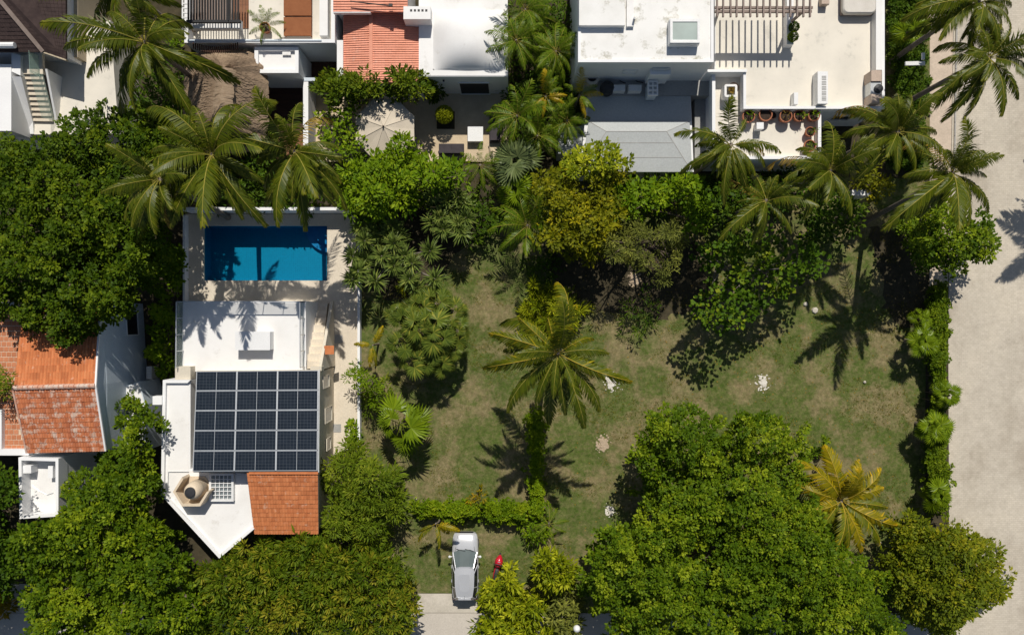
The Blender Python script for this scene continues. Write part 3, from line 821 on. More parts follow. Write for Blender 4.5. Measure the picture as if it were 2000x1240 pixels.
# ======== house with the outside stair (upper corner)
H3 = thing('stair_house', 'white house with brown shingle roof and outside stair with glass rail', 'house', W(60, 120))
s0, s1, s2, s3, s4 = W(-160, -190, 8.2), W(85, 102, 5.3), W(-160, 102, 5.3), W(129, 117, 5.2), W(129, -190, 5.3)
def shingle_field(name, corners, ny, mat, parent, nx=40, seed=0):
    rng = random.Random(seed); A, B, C_, D_ = map(Vector, corners); n = (B - A).cross(D_ - A).normalized(); mb = MB()
    for j in range(ny):
        off = rng.random()
        for i in range(nx):
            h = .03 + rng.uniform(-.008, .008)
            s0_, s1_ = (i + .03) / nx, (i + .97) / nx; t0_, t1_ = j / ny, min(1, (j + 1.15) / ny)
            P = lambda s, t, k: A.lerp(B, s).lerp(D_.lerp(C_, s), t) + n * k
            mb.quad(P(s0_, t0_, h), P(s1_, t0_, h), P(s1_, t1_, .006), P(s0_, t1_, .006))
            mb.quad(P(s0_, t0_, 0), P(s1_, t0_, 0), P(s1_, t0_, h), P(s0_, t0_, h))
    return stuff(mb.build(name, mat, parent))
MB().slab([s2, s1, s0], .12).build('roof_deck', M['shingle'], H3)
MB().slab([s1, s3, s4, s0], .12).build('roof_deck', M['shingle'], H3)
u3 = Vector((0, 0, .01))
shingle_field('roof_shingle', [s2 + u3, s1 + u3, s0 + u3, s0.lerp(s2, .001) + u3], 34, M['shingle'], H3, 40, 1)
shingle_field('roof_shingle', [s3 + u3, s4 + u3, s0.lerp(s4, .001) + u3, s1.lerp(s0, .0) + u3], 16, M['shingle'], H3, 40, 2)
MB().bar(s0 + Vector((0, 0, .05)), s1 + Vector((0, 0, .05)), .22, .09).build('hip_cap', M['wood_grey'], H3)
MB().bar(s1 + Vector((0, -.02, -.1)), s3 + Vector((0, -.02, -.1)), .08, .26).build('fascia', M['beige_wall'], H3)
MB().prism([Vector((q.x, q.y, 4.95)) for q in (W(-160, 92, 5.3), W(80, 94, 5.3), W(118, 104, 5.2), W(118, -190, 5.2), W(-160, -190, 5.2))], 0).build('wall', M['wall'], H3)
bwl = MB().prism(sheet_pts(rect(131, -120, 152, 112), 3.9), 0).build('wing', M['beige_wall'], H3)
# white stair flank
MB().prism(sheet_pts([(-160, 126), (22, 126), (22, 256), (-160, 256)], 4.75), 0).build('flank_wall', M['wall'], H3)
MB().tube([W(-140, 89, 5.7), W(29, 89, 5.7)], .17, 10).build('awning_roll', M['white_plastic'], H3)
MB().prism(sheet_pts([(22.4, 104), (40, 108), (40, 148), (22.4, 140)], 4.7), 0).build('landing_wall', M['wall'], H3)
MB().slab(sheet_pts([(40.6, 108), (82, 104), (84, 145), (42, 145)], 4.45), .25).build('stair_landing', M['stone'], H3)
n_st = 9
for i in range(n_st):
    z = 4.30 - i * .14
    xa, xb = 43 + i * 2.6, 84 + i * 2.3
    y_ = 146 + i * 10.2
    MB().slab([W(xa, y_, z), W(xb, y_, z), W(xb, y_ + 9.6, z), W(xa, y_ + 9.0, z)], .13).build('stair_step', M['stone'], H3)
MB().prism([W(22.4, 150, 4.7), W(41, 150, 4.7), W(64, 238, 3.2), W(66, 262, 3.05), W(49, 262, 3.05), W(22.4, 254, 4.7)], 0).build('stair_wall', M['wall'], H3)
MB().prism([W(88, 135, 4.5), W(92, 135, 4.5), W(111, 234, 3.2), W(107, 234, 3.2)], 2.9).build('stair_wall', M['wall'], H3)
gs = MB(); gs.bar(W(66, 104, 4.95), W(68, 146, 4.95), .02, .9); gs.build('glass_rail', M['green_glass'], H3)
gs = MB(); a, b = W(84, 146, 4.5), W(108, 238, 3.15)
gs.quad(a, b, b + Vector((-.25, 0, .9)), a + Vector((-.25, 0, .9))); gs.build('glass_rail', M['green_glass'], H3)
MB().prism(sheet_pts([(50, 263), (52, 232), (84, 140), (90, 90), (215, 40), (232, 262)], 3.0), 0).build('terrace', M['terrace'], H3)
sp = MB().bar(W(149, 225, 3.0), W(148, 208, 4.3), .05, .05).build('pole', M['wood_grey'])
tag(sp, 'thin wooden pole standing on the pale terrace below the stair', 'pole')
# ======== house with the roof terrace and thatched palapa
H4 = thing('terrace_house', 'white house with beige roof terrace above dark timber decks', 'house', W(520, 60))
zt4 = 3.55
P4 = sheet_pts([(360, -140), (654, -140), (654, 84), (360, 84)], zt4)
MB().prism([Vector((p.x, p.y, 2.75)) for p in inset(P4, .012)], 0).build('wall', M['wall'], H4)
MB().slab([Vector((p.x, p.y, 2.80)) for p in inset(P4, .2)], .04).build('terrace_paving', M['terrace'], H4)
I4 = inset(P4, .22)
pp = MB()
for i in range(4):
    j = (i + 1) % 4; pp.prism([P4[i], P4[j], I4[j], I4[i]], 2.7)
pp.build('parapet', M['wall'], H4)
wi = MB().prism([p for p in sheet_pts(rect(624, -140, 640, 70), zt4 + .02)], 2.79).build('terrace_wall', M['white'], H4)
gutter_or_shade_line = MB().bar(W(366, 79.5, zt4 + .035), W(628, 79.5, zt4 + .035), .06, .06).build('gutter_or_shade_line', M['grey_wall'], H4)  # bluish strip along the parapet stands in for a thin line of shade
# wing box with its recess
P5 = sheet_pts(rect(497, 92, 583, 143), 3.15)
MB().prism([Vector((p.x, p.y, 2.9)) for p in inset(P5, .01)], 0).build('wing_wall', M['wall'], H4)
MB().slab([Vector((p.x, p.y, 2.93)) for p in inset(P5, .2)], .025).build('wing_roof', M['white'], H4)
ring_mb(MB(), P5, .22, 2.85).build('parapet', M['wall'], H4)
MB().box(W(560, 103, 3.02), (.5, .35, .12)).build('hatch', M['white'], H4)
window(H4, (P4[2].x - .0 + .02, P4[2].y + 3.4, 1.6), (P4[2].x + .02, P4[2].y + 4.2, 1.6), (P4[2].x + .02, P4[2].y + 4.2, 2.4), (P4[2].x + .02, P4[2].y + 3.4, 2.4))
# terrace timber strip: boards
for i in range(5):
    x = 456 + i * 6
    MB().slab(sheet_pts(rect(x, -60, x + 5.4, 56), 2.85), .04).build('deck_board', M['wood_warm'], H4)
MB().slab(sheet_pts(rect(362, -60, 470, 60), 2.83), .025).build('shade_floor', M['wood_grey'], H4)
# dark louvred pergola on the terrace
pg = thing('louvred_pergola', 'dark louvred pergola with white beam on the beige roof terrace', 'pergola', W(415, 20, 2.85))
for i in range(19):
    x = 368 + i * 5.4
    MB().bar(W(x, -60, 5.0), W(x, 41, 5.0), .05, .16).build('louvre', M['black'], pg)
MB().bar(W(365, 43, 5.0), W(470, 43, 5.0), .14, .2).build('beam', M['black'], pg)
MB().bar(W(446, -60, 5.12), W(446, 41, 5.12), .06, .08).build('beam', M['black'], pg)
MB().bar(W(376, 50, 4.4), W(472, 50, 4.4), .5, .34).build('fascia', M['white'], pg)
for x in (378, 468): MB().bar(W(x, 48, 2.85), W(x, 48, 4.3), .14, .14).build('post', M['white'], pg)
sd = MB()
for i in range(7): sd.bar(W(357, -10 + i * 9, 4.6), W(371, -10 + i * 9, 4.6), .06, .09)
sd.bar(W(357, -40, 4.6), W(357, 60, 4.6), .08, .1); sd.bar(W(371, -40, 4.6), W(371, 60, 4.6), .08, .1)
sd.build('side_frame', M['metal_white'], pg)
rk = MB(); rk.lathe([(.30, 0), (.34, .12), (.2, .3), (.05, .36)], W(377, 54, 2.85), 9); tag(rk.build('boulder', M['sandy']), 'pale tan boulder under the louvred pergola', 'boulder')
# loungers with brown sheets
def lounger(label, x0, y0, x1, y1):
    t = thing('sunbed', label, 'sunbed', W((x0 + x1) / 2, (y0 + y1) / 2, 2.82), 'brown sunbeds on the roof terrace')
    z = 3.15
    p = sheet_pts(rect(x0, y0, x1, y1), z)
    MB().slab(p, .1).build('mattress', M['brown_cloth'], t)
    fr = MB(); q = [Vector((v.x, v.y, z - .13)) for v in inset(p, .05)]
    for i in range(4): fr.bar(q[i], q[(i + 1) % 4], .06, .06)
    fr.build('frame', M['wood_warm'], t)
    for v in q: MB().bar((v.x, v.y, 2.82), (v.x, v.y, z - .16), .06, .06).build('leg', M['wood_warm'], t)
lounger('brown sunbed at the upper photo edge on the roof terrace', 554, -40, 608, 31)
lounger('brown sunbed nearest the parapet on the roof terrace', 554, 34, 608, 70)

# dark timber decks in the shade
dkb = thing('timber_deck', 'dark timber deck in the shade between the palapa and the white wall', 'deck', W(555, 220))
for i in range(16):
    y = 150 + i * 11.2
    MB().slab(sheet_pts(rect(514, y, 592, y + 10.6), .22), .05).build('deck_board', M['wood_dark' if i < 10 else 'wood_warm'], dkb)  # boards past the shadow edge turn warmer: sunlight put into the timber colour
dkc = thing('timber_deck', 'small dark timber deck below the terrace corner', 'deck', W(622, 130))
for i in range(8):
    x = 588 + i * 9
    MB().slab(sheet_pts(rect(x, 106, x + 8.5, 156), .22), .05).build('deck_board', M['wood_dark'], dkc)
gw = MB().prism(sheet_pts(rect(592, 160, 602, 300), 1.9), 0).build('garden_wall', M['wall'])
tag(gw, 'tall white wall between the timber deck and the parasol patio', 'wall')
gw = MB().prism(sheet_pts(rect(592, 152, 640, 158.5), 1.9), 0).build('garden_wall', M['grey_wall'])
tag(gw, 'short blue grey wall closing the small timber deck', 'wall')

# thatched palapa: hip roof of lapped thatch strands
TH = thing('palapa', 'brown palm thatched palapa roof beside the white house', 'thatched hut', W(455, 190))
k0, k1 = W(438, 135, 5.2), W(430, 235, 5.1)
ev = []
for i in range(48):                                         # rounded eave line
    a = 2 * math.pi * i / 48
    ca, sa_ = math.cos(a), math.sin(a)
    ex = math.copysign(abs(ca) ** .55, ca); ey = math.copysign(abs(sa_) ** .55, sa_)
    ev.append(W(442 + 80 * ex, 198 - 100 * ey, 2.75 + .12 * math.sin(i * 2.1) + .25 * (1 if ey > .9 else 0)))
def eave(s):
    q = (s % 1) * 48; i = int(q); return ev[i % 48].lerp(ev[(i + 1) % 48], q - i)
def ridge(p):
    t = max(0, min(1, (p - k0).dot(k1 - k0) / (k1 - k0).length_squared)); return k0.lerp(k1, t)
core = MB()
for i in range(48):
    a, b = ev[i], ev[(i + 1) % 48]; ra, rb = ridge(a), ridge(b)
    ma, mb_ = a.lerp(ra, .5) + Vector((0, 0, .12)), b.lerp(rb, .5) + Vector((0, 0, .12))
    core.quad(a, b, mb_, ma)
    core.quad(ma, mb_, rb, ra) if (ra - rb).length > 1e-4 else core.quad(ma, mb_, ra)
    core.quad(b, a, a - Vector((0, 0, .15)), b - Vector((0, 0, .15)))
core.build('roof_core', M['thatch'], TH)
rng = random.Random(9)
th = MB()
for j in range(22):
    for i in range(330):
        s = (i + rng.random()) / 330; e = eave(s); r = ridge(e)
        t1 = (j + 1 + rng.uniform(-.4, .4)) / 22; t0 = max(-.07, t1 - rng.uniform(1.3, 2.2) / 22)
        P = lambda t, ds: (lambda q: q + Vector((0, 0, .12 * math.sin(math.pi * max(0, min(1, t))))))(eave(s + ds * (1 - t)).lerp(ridge(eave(s)), t))
        w = .0022 * rng.uniform(.5, 1.5); sk = rng.uniform(-.004, .004)
        h0, h1 = rng.uniform(.045, .085), .02
        th.quad(P(t0, sk - w) + Vector((0, 0, h0)), P(t0, sk + w) + Vector((0, 0, h0 - .015)), P(t1, w) + Vector((0, 0, h1)), P(t1, -w) + Vector((0, 0, h1)))
stuff(th.build('thatch', M['thatch'], TH))
rc = MB(); rng_ = random.Random(3)
for i in range(110):
    p = k0.lerp(k1, i / 109)
    for s in (-1, 1):
        l = rng_.uniform(.35, .62)
        rc.quad(p + Vector((0, -.05, .16)), p + Vector((0, .05, .16)), p + Vector((s * l, .05 + rng_.uniform(-.06, .06), .0 - l * .35)), p + Vector((s * l, -.05, -.02 - l * .35)))
stuff(rc.build('ridge_thatch', M['thatch_light'], TH))
for i in range(22):
    q = W(378 + i * 4.1, 96 - 0 + 8 * math.sin(i / 21 * math.pi), 3.65)
    MB().bar(q, q + Vector((.0, .38, .02)), .06, .06).build('rafter_end', M['wood_dark'], TH)
for x, y in ((385, 115), (505, 115), (505, 280), (390, 280)): MB().tube([W(x, y, 0), W(x, y, 2.8)], .1, 8).build('post', M['wood_dark'], TH)

# ======== house with the salmon tiles and the vaulted roof
H5 = thing('vaulted_house', 'white house with salmon tiled roof and rounded vault', 'house', W(820, 80))
zc = 3.5
MB().prism(sheet_pts([(818, -140), (991, -140), (992, 150), (818, 150)], zc), 0).build('wall', M['wall'], H5)
MB().slab([p + Vector((0, 0, .03)) for p in inset(sheet_pts([(818, -140), (991, -140), (992, 150), (818, 150)], zc), .04)], .028).build('roof', M['white'], H5)
vm = MB(); nu, nv = 44, 40
a, b = W(846, 20, zc), W(986, 138, zc)
grid = []
for j in range(nv + 1):
    row = []
    for i in range(nu + 1):
        u, v = i / nu * 2 - 1, j / nv * 2 - 1
        su = max(0, 1 - abs(u) ** 2.3) ** 1.15; sv = max(0, 1 - abs(v) ** 2.6) ** .85
        row.append(Vector((a.x + (b.x - a.x) * i / nu, a.y + (b.y - a.y) * j / nv, zc + .03 + .95 * su * sv)))
    grid.append(row)
for j in range(nv):
    for i in range(nu): vm.quad(grid[j][i], grid[j + 1][i], grid[j + 1][i + 1], grid[j][i + 1])
vm.build('vault', M['white'], H5, smooth=True)
MB().prism(sheet_pts(rect(788, 13, 841, 38), 4.5), 3.2).build('chimney', M['white'], H5)
for i in range(5): MB().box(W(803 + i * 7.4, 21, 4.506), (.13, .13, .012)).build('vent_hole', M['dark'], H5)
# salmon roof: ridge at x 725
zsr = 3.75
rA, rB = W(725, 18, zsr), W(725, 163, zsr)
lA, lB = W(671, 22, 3.2), W(671, 163, 3.2)
qA, qB = W(819, 18, 3.3), W(819, 163, 3.3)
MB().slab([lB, rB, rA, lA], .1).build('roof_deck', M['salmon_plain'], H5)
MB().slab([rB, qB, qA, rA], .1).build('roof_deck', M['salmon_plain'], H5)
def course_field(name, A, B, C_, D_, n, mat, parent, nx=12, seed=0):
    """shallow lapped courses running from A-D to B-C, n courses between A and D."""
    rng = random.Random(seed); A, B, C_, D_ = map(Vector, (A, B, C_, D_)); nr = (B - A).cross(D_ - A).normalized()
    if nr.z < 0: nr = -nr
    mb = MB()
    for j in range(n):
        for i in range(nx):
            t0, t1 = j / n, (j + 1) / n; s0_, s1_ = i / nx, (i + .985) / nx
            P = lambda s, t, h: A.lerp(B, s).lerp(D_.lerp(C_, s), t) + nr * h
            h = .062 + rng.uniform(-.004, .006)
            mb.quad(P(s0_, t0, h), P(s1_, t0, h), P(s1_, t1 + .05 / n, .012), P(s0_, t1 + .05 / n, .012))
            mb.quad(P(s0_, t0, 0), P(s1_, t0, 0), P(s1_, t0, h), P(s0_, t0, h))
    o = mb.build(name, mat, parent); tint_faces(o, n * nx, rng)
    return stuff(o)
course_field('roof_tile', lB, rB, rA, lA, 33, M['salmon'], H5, 9, 1)
course_field('roof_tile', rB, qB, qA, rA, 33, M['salmon'], H5, 14, 2)
MB().bar(rA + Vector((0, 0, .04)), rB + Vector((0, 0, .04)), .2, .1).build('ridge_cap', M['salmon_plain'], H5)
tA, tB, tC, tD = W(651, 24, 4.35), W(796, 24, 4.35), W(796, -130, 4.9), W(651, -130, 4.9)
MB().slab([tA, tB, tC, tD], .1).build('roof_deck', M['salmon_plain'], H5)
course_field('roof_tile', tA, tB, tC, tD, 30, M['salmon'], H5, 20, 3)
MB().bar(tA + Vector((0, -.03, -.1)), W(724, 24, 4.35) + Vector((0, -.03, -.1)), .06, .3).build('fascia', M['wall'], H5)
MB().prism([Vector((p.x, p.y, 3.0)) for p in (lB, qB, qA, lA)], 0).build('wall', M['wall'], H5)
MB().prism([Vector((p.x, p.y, 4.0)) for p in sheet_pts(rect(656, -130, 794, 20), 4.0)], 0).build('wall', M['wall'], H5)
MB().prism(sheet_pts(rect(658, 79, 670, 150), 3.4), 0).build('side_wall', M['white'], H5)
MB().tube([W(684, 3, 4.75), W(760, 12, 4.75)], .035, 6).build('pipe', M['rust_pipe'], H5)
MB().box(W(763, 11, 4.78), (.22, .16, .14)).build('pipe_bracket', M['rust_pipe'], H5)
yw = W(0, 150, zc).y
window(H5, (W(896, 0, 2.3).x, yw - .001, .1), (W(955, 0, 2.3).x, yw - .001, .1), (W(955, 0, 2.3).x, yw - .001, 2.4), (W(896, 0, 2.3).x, yw - .001, 2.4), M['dark'], M['wall'])
MB().bar((W(865, 0, zc).x, yw - .1, 3.0), (W(865, 0, zc).x, yw - .1, 3.05), .12, .12).build('wall_lamp', M['dark_plastic'], H5)

# patio with parasol, table and sofas
pat = MB().slab(sheet_pts([(604, 150), (990, 150), (990, 316), (604, 316)], .10), .12)
structure(pat.build('patio', M['patio']))
PS = thing('parasol', 'large beige eight sided parasol on the gravel patio', 'parasol', W(757, 262, .1))
pc = W(752, 252, 2.75)
apex = pc + Vector((0, 0, .55))
rim = [Vector((pc.x + math.cos(math.radians(22.5 + 45 * i)) * 1.95, pc.y + math.sin(math.radians(22.5 + 45 * i)) * 2.0, pc.z)) for i in range(8)]
cm = MB()
for i in range(8):
    a, b = rim[i], rim[(i + 1) % 8]
    m_ = (a + b) / 2 * .985 + pc * .015 - Vector((0, 0, .05))
    cm.quad(apex, a, m_); cm.quad(apex, m_, b)
    cm.quad(a, a - Vector((0, 0, .14)), m_ - Vector((0, 0, .14)), m_); cm.quad(m_, m_ - Vector((0, 0, .14)), b - Vector((0, 0, .14)), b)
cm.build('canopy', M['beige_cloth'], PS)
for i in range(8): MB().bar(apex + Vector((0, 0, .015)), rim[i] + Vector((0, 0, .02)), .03, .02).build('rib', M['beige_cloth'], PS)
MB().tube([W(757, 258, .1), apex], .035, 8).build('pole', M['wood_dark'], PS)
MB().lathe([(.03, .0), (.06, .06), (.03, .2)], apex, 8).build('finial', M['wood_dark'], PS)
MB().lathe([(.35, .1), (.35, .17), (.05, .2)], (pc.x, pc.y, 0), 12).build('base', M['dark_plastic'], PS)
tb = thing('cube_table', 'white cube table on the sunny patio', 'table', W(927, 262, .1))
MB().prism(sheet_pts(rect(914, 248, 943, 276), .58), .1).build('body', M['white_plastic'], tb)
MB().slab([p + Vector((0, 0, .035)) for p in inset(sheet_pts(rect(914, 248, 943, 276), .58), -.015)], .03).build('table_top', M['white_plastic'], tb)
def sofa(label, x0, y0, x1, y1, back):
    t = thing('patio_sofa', label, 'sofa', W((x0 + x1) / 2, (y0 + y1) / 2, .1), 'dark patio sofas')
    p = sheet_pts(rect(x0, y0, x1, y1), .42)
    MB().prism(p, .1).build('base', M['charcoal_cloth'], t)
    q = inset(p, .05)
    mid0, mid1 = (q[0].lerp(q[1], .5), q[3].lerp(q[2], .5)) if x1 - x0 > y1 - y0 else (q[0].lerp(q[3], .5), q[1].lerp(q[2], .5))
    sets = ([q[0], mid0, mid1, q[3]], [mid0, q[1], q[2], mid1]) if x1 - x0 > y1 - y0 else ([q[0], q[1], mid1, mid0], [mid0, mid1, q[2], q[3]])
    for s_ in sets: MB().slab([v + Vector((0, 0, .13)) for v in inset(s_, .015)], .125).build('cushion', M['charcoal_cloth'], t)
    e = {'s': (2, 3), 'e': (1, 2)}[back]
    MB().bar(p[e[0]] + Vector((0, 0, .22)), p[e[1]] + Vector((0, 0, .22)), .14, .45).build('backrest', M['charcoal_cloth'], t)
sofa('dark sofa below the topiary ball on the patio', 857, 281, 906, 300, 's')
sofa('dark sofa at the palms beside the white cube table', 956, 221, 975, 277, 'e')

# ======== house with the skylight, pergola and big roof terrace
H6 = thing('skylight_house', 'large white house with skylight, mossy roof and cream roof terrace', 'house', W(1420, 100))
zd = 6.3
P6 = [(1130, -140), (1394, -140), (1394, 122), (1129, 122)]
flat_block(H6, P6, zd, 0, M['wall'], M['white_moss'], ph=.1, pt=.16)
MB().prism(sheet_pts(rect(1131, -140, 1221, 50), zd + .3), zd - .12).build('stair_head', M['white_moss'], H6)
MB().prism(sheet_pts(rect(1224, -60, 1238, 52), zd + .12), zd - .12).build('roof_kerb', M['white'], H6)
MB().tube([W(1239, 36, zd - .05), W(1239, 36, zd + .45)], .06, 8).build('vent_pipe', M['white_plastic'], H6)
sk = thing('skylight', 'raised frosted glass skylight on the mossy white roof', 'skylight', W(1338, 62, zd))
so = sheet_pts(rect(1309, 37, 1367, 84), zd + .55)
MB().prism([Vector((p.x, p.y, zd + .42)) for p in inset(so, -.02)], zd - .08).build('upstand', M['metal_white'], sk)
ring_mb(MB(), so, .14, zd + .42).build('frame', M['metal_white'], sk)
si = inset(so, .135)
MB().slab([Vector((p.x, p.y, zd + .50)) for p in si], .05).build('pane', M['frost'], sk)
for a, b in ((0, 1), (2, 3)): MB().bar(si[a].lerp(si[b], .0) + Vector((0, 0, -.03)), si[b] + Vector((0, 0, -.03)), .05, .05).build('trim', M['alu'], sk)
yw6 = W(0, 122, zd - .1).y
def sw6(x0, x1, z0, z1, mat):
    a, b = W(x0, 0, (z0 + z1) / 2).x, W(x1, 0, (z0 + z1) / 2).x
    return window(H6, (a, yw6, z0), (b, yw6, z0), (b, yw6, z1), (a, yw6, z1), mat)
sw6(1217, 1244, 4.4, 4.95, M['window'])
xw6 = P6 and W(1130, 0, zd - .1).x
cp = thing('wall_canopy', 'white box canopy on the shaded wall above the service roof', 'canopy', W(1288, 140, 4.5))
MB().prism([W(1270, 131, 5.2), W(1311, 131, 5.2), W(1310, 146, 5.1), W(1270, 146, 5.1)], 3.4).build('hood', M['wall'], cp)
MB().bar(W(1274, 134, 5.3), W(1308, 134, 5.3), .2, .2).build('rail', M['alu'], cp)
# service roof strip with tanks and condensers
MB().prism(sheet_pts([(1140, 140), (1394, 140), (1394, 187), (1140, 187)], 3.0), 0).build('service_block', M['grey_concrete'], H6)
wt = thing('cistern', 'round open cistern with dark mouth on the service roof', 'water tank', W(1153, 157, 3.0))
MB().lathe([(.45, 3.0), (.45, 3.55), (.28, 3.6), (.27, 3.35)], (W(1155, 156).x * .935, W(1155, 156).y * .935, 0), 20, cap=False).build('rim', M['concrete'], wt)
MB().lathe([(.27, 3.38), (.02, 3.36)], (W(1155, 156).x * .935, W(1155, 156).y * .935, 0), 16).build('mouth', M['dark'], wt)
tkb = MB().lathe([(.42, 3.02), (.44, 3.2), (.40, 3.6), (.2, 3.75), (.08, 3.78)], (W(1186, 173).x * .93, W(1186, 173).y * .93, 0), 16).build('black_tank', M['dark_plastic'])
tag(tkb, 'round black water tank beside the white condensers', 'water tank')
ac_unit('pale condenser nearest the black tank on the service roof', 1196, 166, 1221, 178, 3.6, 3.02)
ac_unit('pale condenser between its twin and the white vent block', 1228, 166, 1253, 178, 3.6, 3.02)
vb = thing('vent_block', 'white block with six square openings on the service roof', 'vent block', W(1275, 173, 3.0))
p = sheet_pts(rect(1266, 160, 1285, 186), 4.1)
vm_ = MB()
for u in (0, .47, .94):
    a, b = p[0].lerp(p[1], min(u, 1)), p[3].lerp(p[2], min(u, 1)); vm_.bar(a, b, .09, .12)
for v in (0, .33, .66, 1):
    a, b = p[0].lerp(p[3], v), p[1].lerp(p[2], v); vm_.bar(a + Vector((0, 0, .01)), b + Vector((0, 0, .01)), .09, .13)
vm_.build('frame', M['white'], vb)
MB().prism([Vector((q.x, q.y, 3.95)) for q in inset(p, .02)], 3.0).build('body', M['grey_wall'], vb)
cbl = MB(); cbl.tube([W(1206, 152, 3.05), W(1213, 160, 3.05), W(1222, 163, 3.05)], .03, 5); cbl.tube([W(1235, 152, 3.05), W(1245, 160, 3.05), W(1256, 162, 3.05)], .03, 5)
cbl.build('hose', M['rust_pipe'], H6)
# grey hipped flat roof
GR = thing('grey_roof_pavilion', 'low grey pavilion with hipped membrane roof half in shade', 'outbuilding', W(1250, 260))
g0, g1, g2, g3 = W(1148, 186, 2.9), W(1349, 186, 2.9), W(1355, 336, 2.9), W(1132, 336, 2.9)
m0, m1 = W(1184, 257, 3.35), W(1302, 257, 3.35)
b0, b1 = W(1150, 237, 3.05), W(1347, 237, 3.05)
b2, b3 = W(1352, 336, 3.02), W(1134, 336, 3.02)
MB().prism([g0, g1, g2, g3], 0).build('wall', M['wall'], GR)
MB().slab([p + Vector((0, 0, .01)) for p in (g0, g1, W(1350, 237, 2.9), W(1147, 237, 2.9))], .008).build('roof', M['grey_roof'], GR)
hip = MB()
hip.quad(b0, m0, m1, b1).quad(b1, m1, b2).quad(m0, b3, b2, m1).quad(b0, b3, m0).quad(b1, b2, b3, b0)
hip.build('hip_roof', M['grey_roof'], GR)
se = MB()
for t in (.28, .64):
    a, b = m0.lerp(b3, t), m1.lerp(b2, t); se.bar(a + Vector((.05, 0, .008)), b + Vector((-.05, 0, .008)), .02, .014)
for a, b in ((b1, m1), (m1, b2), (b0, m0), (m0, b3), (m0, m1)): se.bar(a + Vector((0, 0, .006)), b + Vector((0, 0, .006)), .025, .014)
se.build('roof_seam', M['kerb'], GR)
MB().prism(sheet_pts([(1090, 250), (1140, 246), (1140, 300), (1090, 300)], 2.2), 0).build('side_roof', M['grey_roof'], GR)
MB().prism(sheet_pts(rect(1357, 190, 1379, 312), 2.2), 0).build('side_block', M['grey_concrete'], GR)
# roof terrace
zt6, ztf = 4.55, 4.0
T6 = [(1396, -140), (1728, -140), (1728, 213), (1452, 213), (1452, 139), (1396, 139)]
MB().prism(sheet_pts(T6, ztf), 0).build('wall', M['wall'], H6)
MB().slab([p + Vector((0, 0, .03)) for p in inset(sheet_pts(T6, ztf), .05)], .028).build('terrace_paving', M['terrace'], H6)
TP = sheet_pts(T6, zt6); TI = inset(TP, .16)
tp = MB()
for i in (1, 2, 3):
    j = i + 1; tp.prism([TP[i], TP[j], TI[j], TI[i]], ztf - .05)
tp.build('parapet', M['wall'], H6)
MB().prism(sheet_pts(rect(1382, 136, 1459, 141), 4.7), 2.9).build('parapet', M['wall'], H6)
MB().prism(sheet_pts(rect(1711, 0, 1723, 137), 4.62), ztf).build('bench_wall', M['white'], H6)
# lower terrace with pots
zl = 3.72
T7 = [(1391, 139), (1604, 139), (1604, 311), (1391, 311)]
MB().prism(sheet_pts(T7, zl), 0).build('wall', M['wall'], H6)
MB().slab([p + Vector((0, 0, .03)) for p in inset(sheet_pts(T7, zl), .05)], .028).build('terrace_paving', M['terrace'], H6)
LP = sheet_pts(T7, zl + .5); LI = inset(LP, .19)
tp = MB()
for i in (1, 2, 3):
    j = (i + 1) % 4; tp.prism([LP[i], LP[j], LI[j], LI[i]], zl - .05)
tp.build('parapet', M['wall'], H6)
window(H6, (W(1622, 0, 2).x, W(0, 213, ztf).y - .001, 1.6), (W(1660, 0, 2).x, W(0, 213, ztf).y - .001, 1.6), (W(1660, 0, 2).x, W(0, 213, ztf).y - .001, 2.6), (W(1622, 0, 2).x, W(0, 213, ztf).y - .001, 2.6))
# pergola on the terrace
PG = thing('timber_pergola', 'grey timber pergola throwing striped shade on the cream terrace', 'pergola', W(1490, 0, ztf))
for i in range(15):
    x = 1400 + i * 13.05
    MB().bar(W(x, -60, 6.5), W(x + (random.Random(i).random() - .5) * 2, 34, 6.5), .085, .14).build('slat', M['wood_grey'], PG)
MB().bar(W(1396, 16, 6.36), W(1587, 16, 6.36), .13, .14).build('beam', M['wood_grey'], PG)
MB().bar(W(1396, 23.5, 6.36), W(1585, 23.5, 6.36), .13, .14).build('beam', M['wood_grey'], PG)
MB().bar(W(1567, 24, 6.25), W(1547, 42, 5.0), .12, .14).build('brace', M['wood_grey'], PG)
for x, y in ((1404, 20), (1552, 20)): MB().bar(W(x, y, ztf), W(x, y, 6.3), .13, .13).build('post', M['wood_grey'], PG)
pl = thing('planter_wall', 'low white planter wall with clipped balls under the pergola end', 'planter', W(1542, 40, ztf))
MB().prism(sheet_pts(rect(1537, -40, 1550, 87), ztf + .65), ztf + .02).build('wall', M['white'], pl)
def white_block(label, x0, y0, x1, y1, z0, h, vents):
    t = thing('roof_vent', label, 'roof vent', W((x0 + x1) / 2, (y0 + y1) / 2, z0), 'white vents on the cream terrace')
    p = sheet_pts(rect(x0, y0, x1, y1), z0 + h)
    MB().prism(p, z0).build('casing', M['white_plastic'], t)
    for i in range(vents):
        c = W(x0 + (x1 - x0) * .62, y0 + (y1 - y0) * (.2 + .16 * i), z0 + h + .008)
        mb = MB()
        for k in range(3): mb.box(c + Vector((0, -.09 + k * .09, 0)), (.26, .05, .014))
        mb.build('vent_hole', M['grey_concrete'], t)
    return t
white_block('long white vent with five grilles on the cream terrace', 1597, 140, 1617, 203, ztf + .03, .75, 5)
white_block('small white vent without grilles against the terrace parapet', 1551, 181, 1559, 204, ztf + .03, .55, 0)
bq = thing('barbecue', 'beige barbecue cabinet with dark grill by the terrace parapet', 'barbecue', W(1712, 170, ztf + .03))
p = sheet_pts(rect(1702, 138, 1722, 201), ztf + .95)
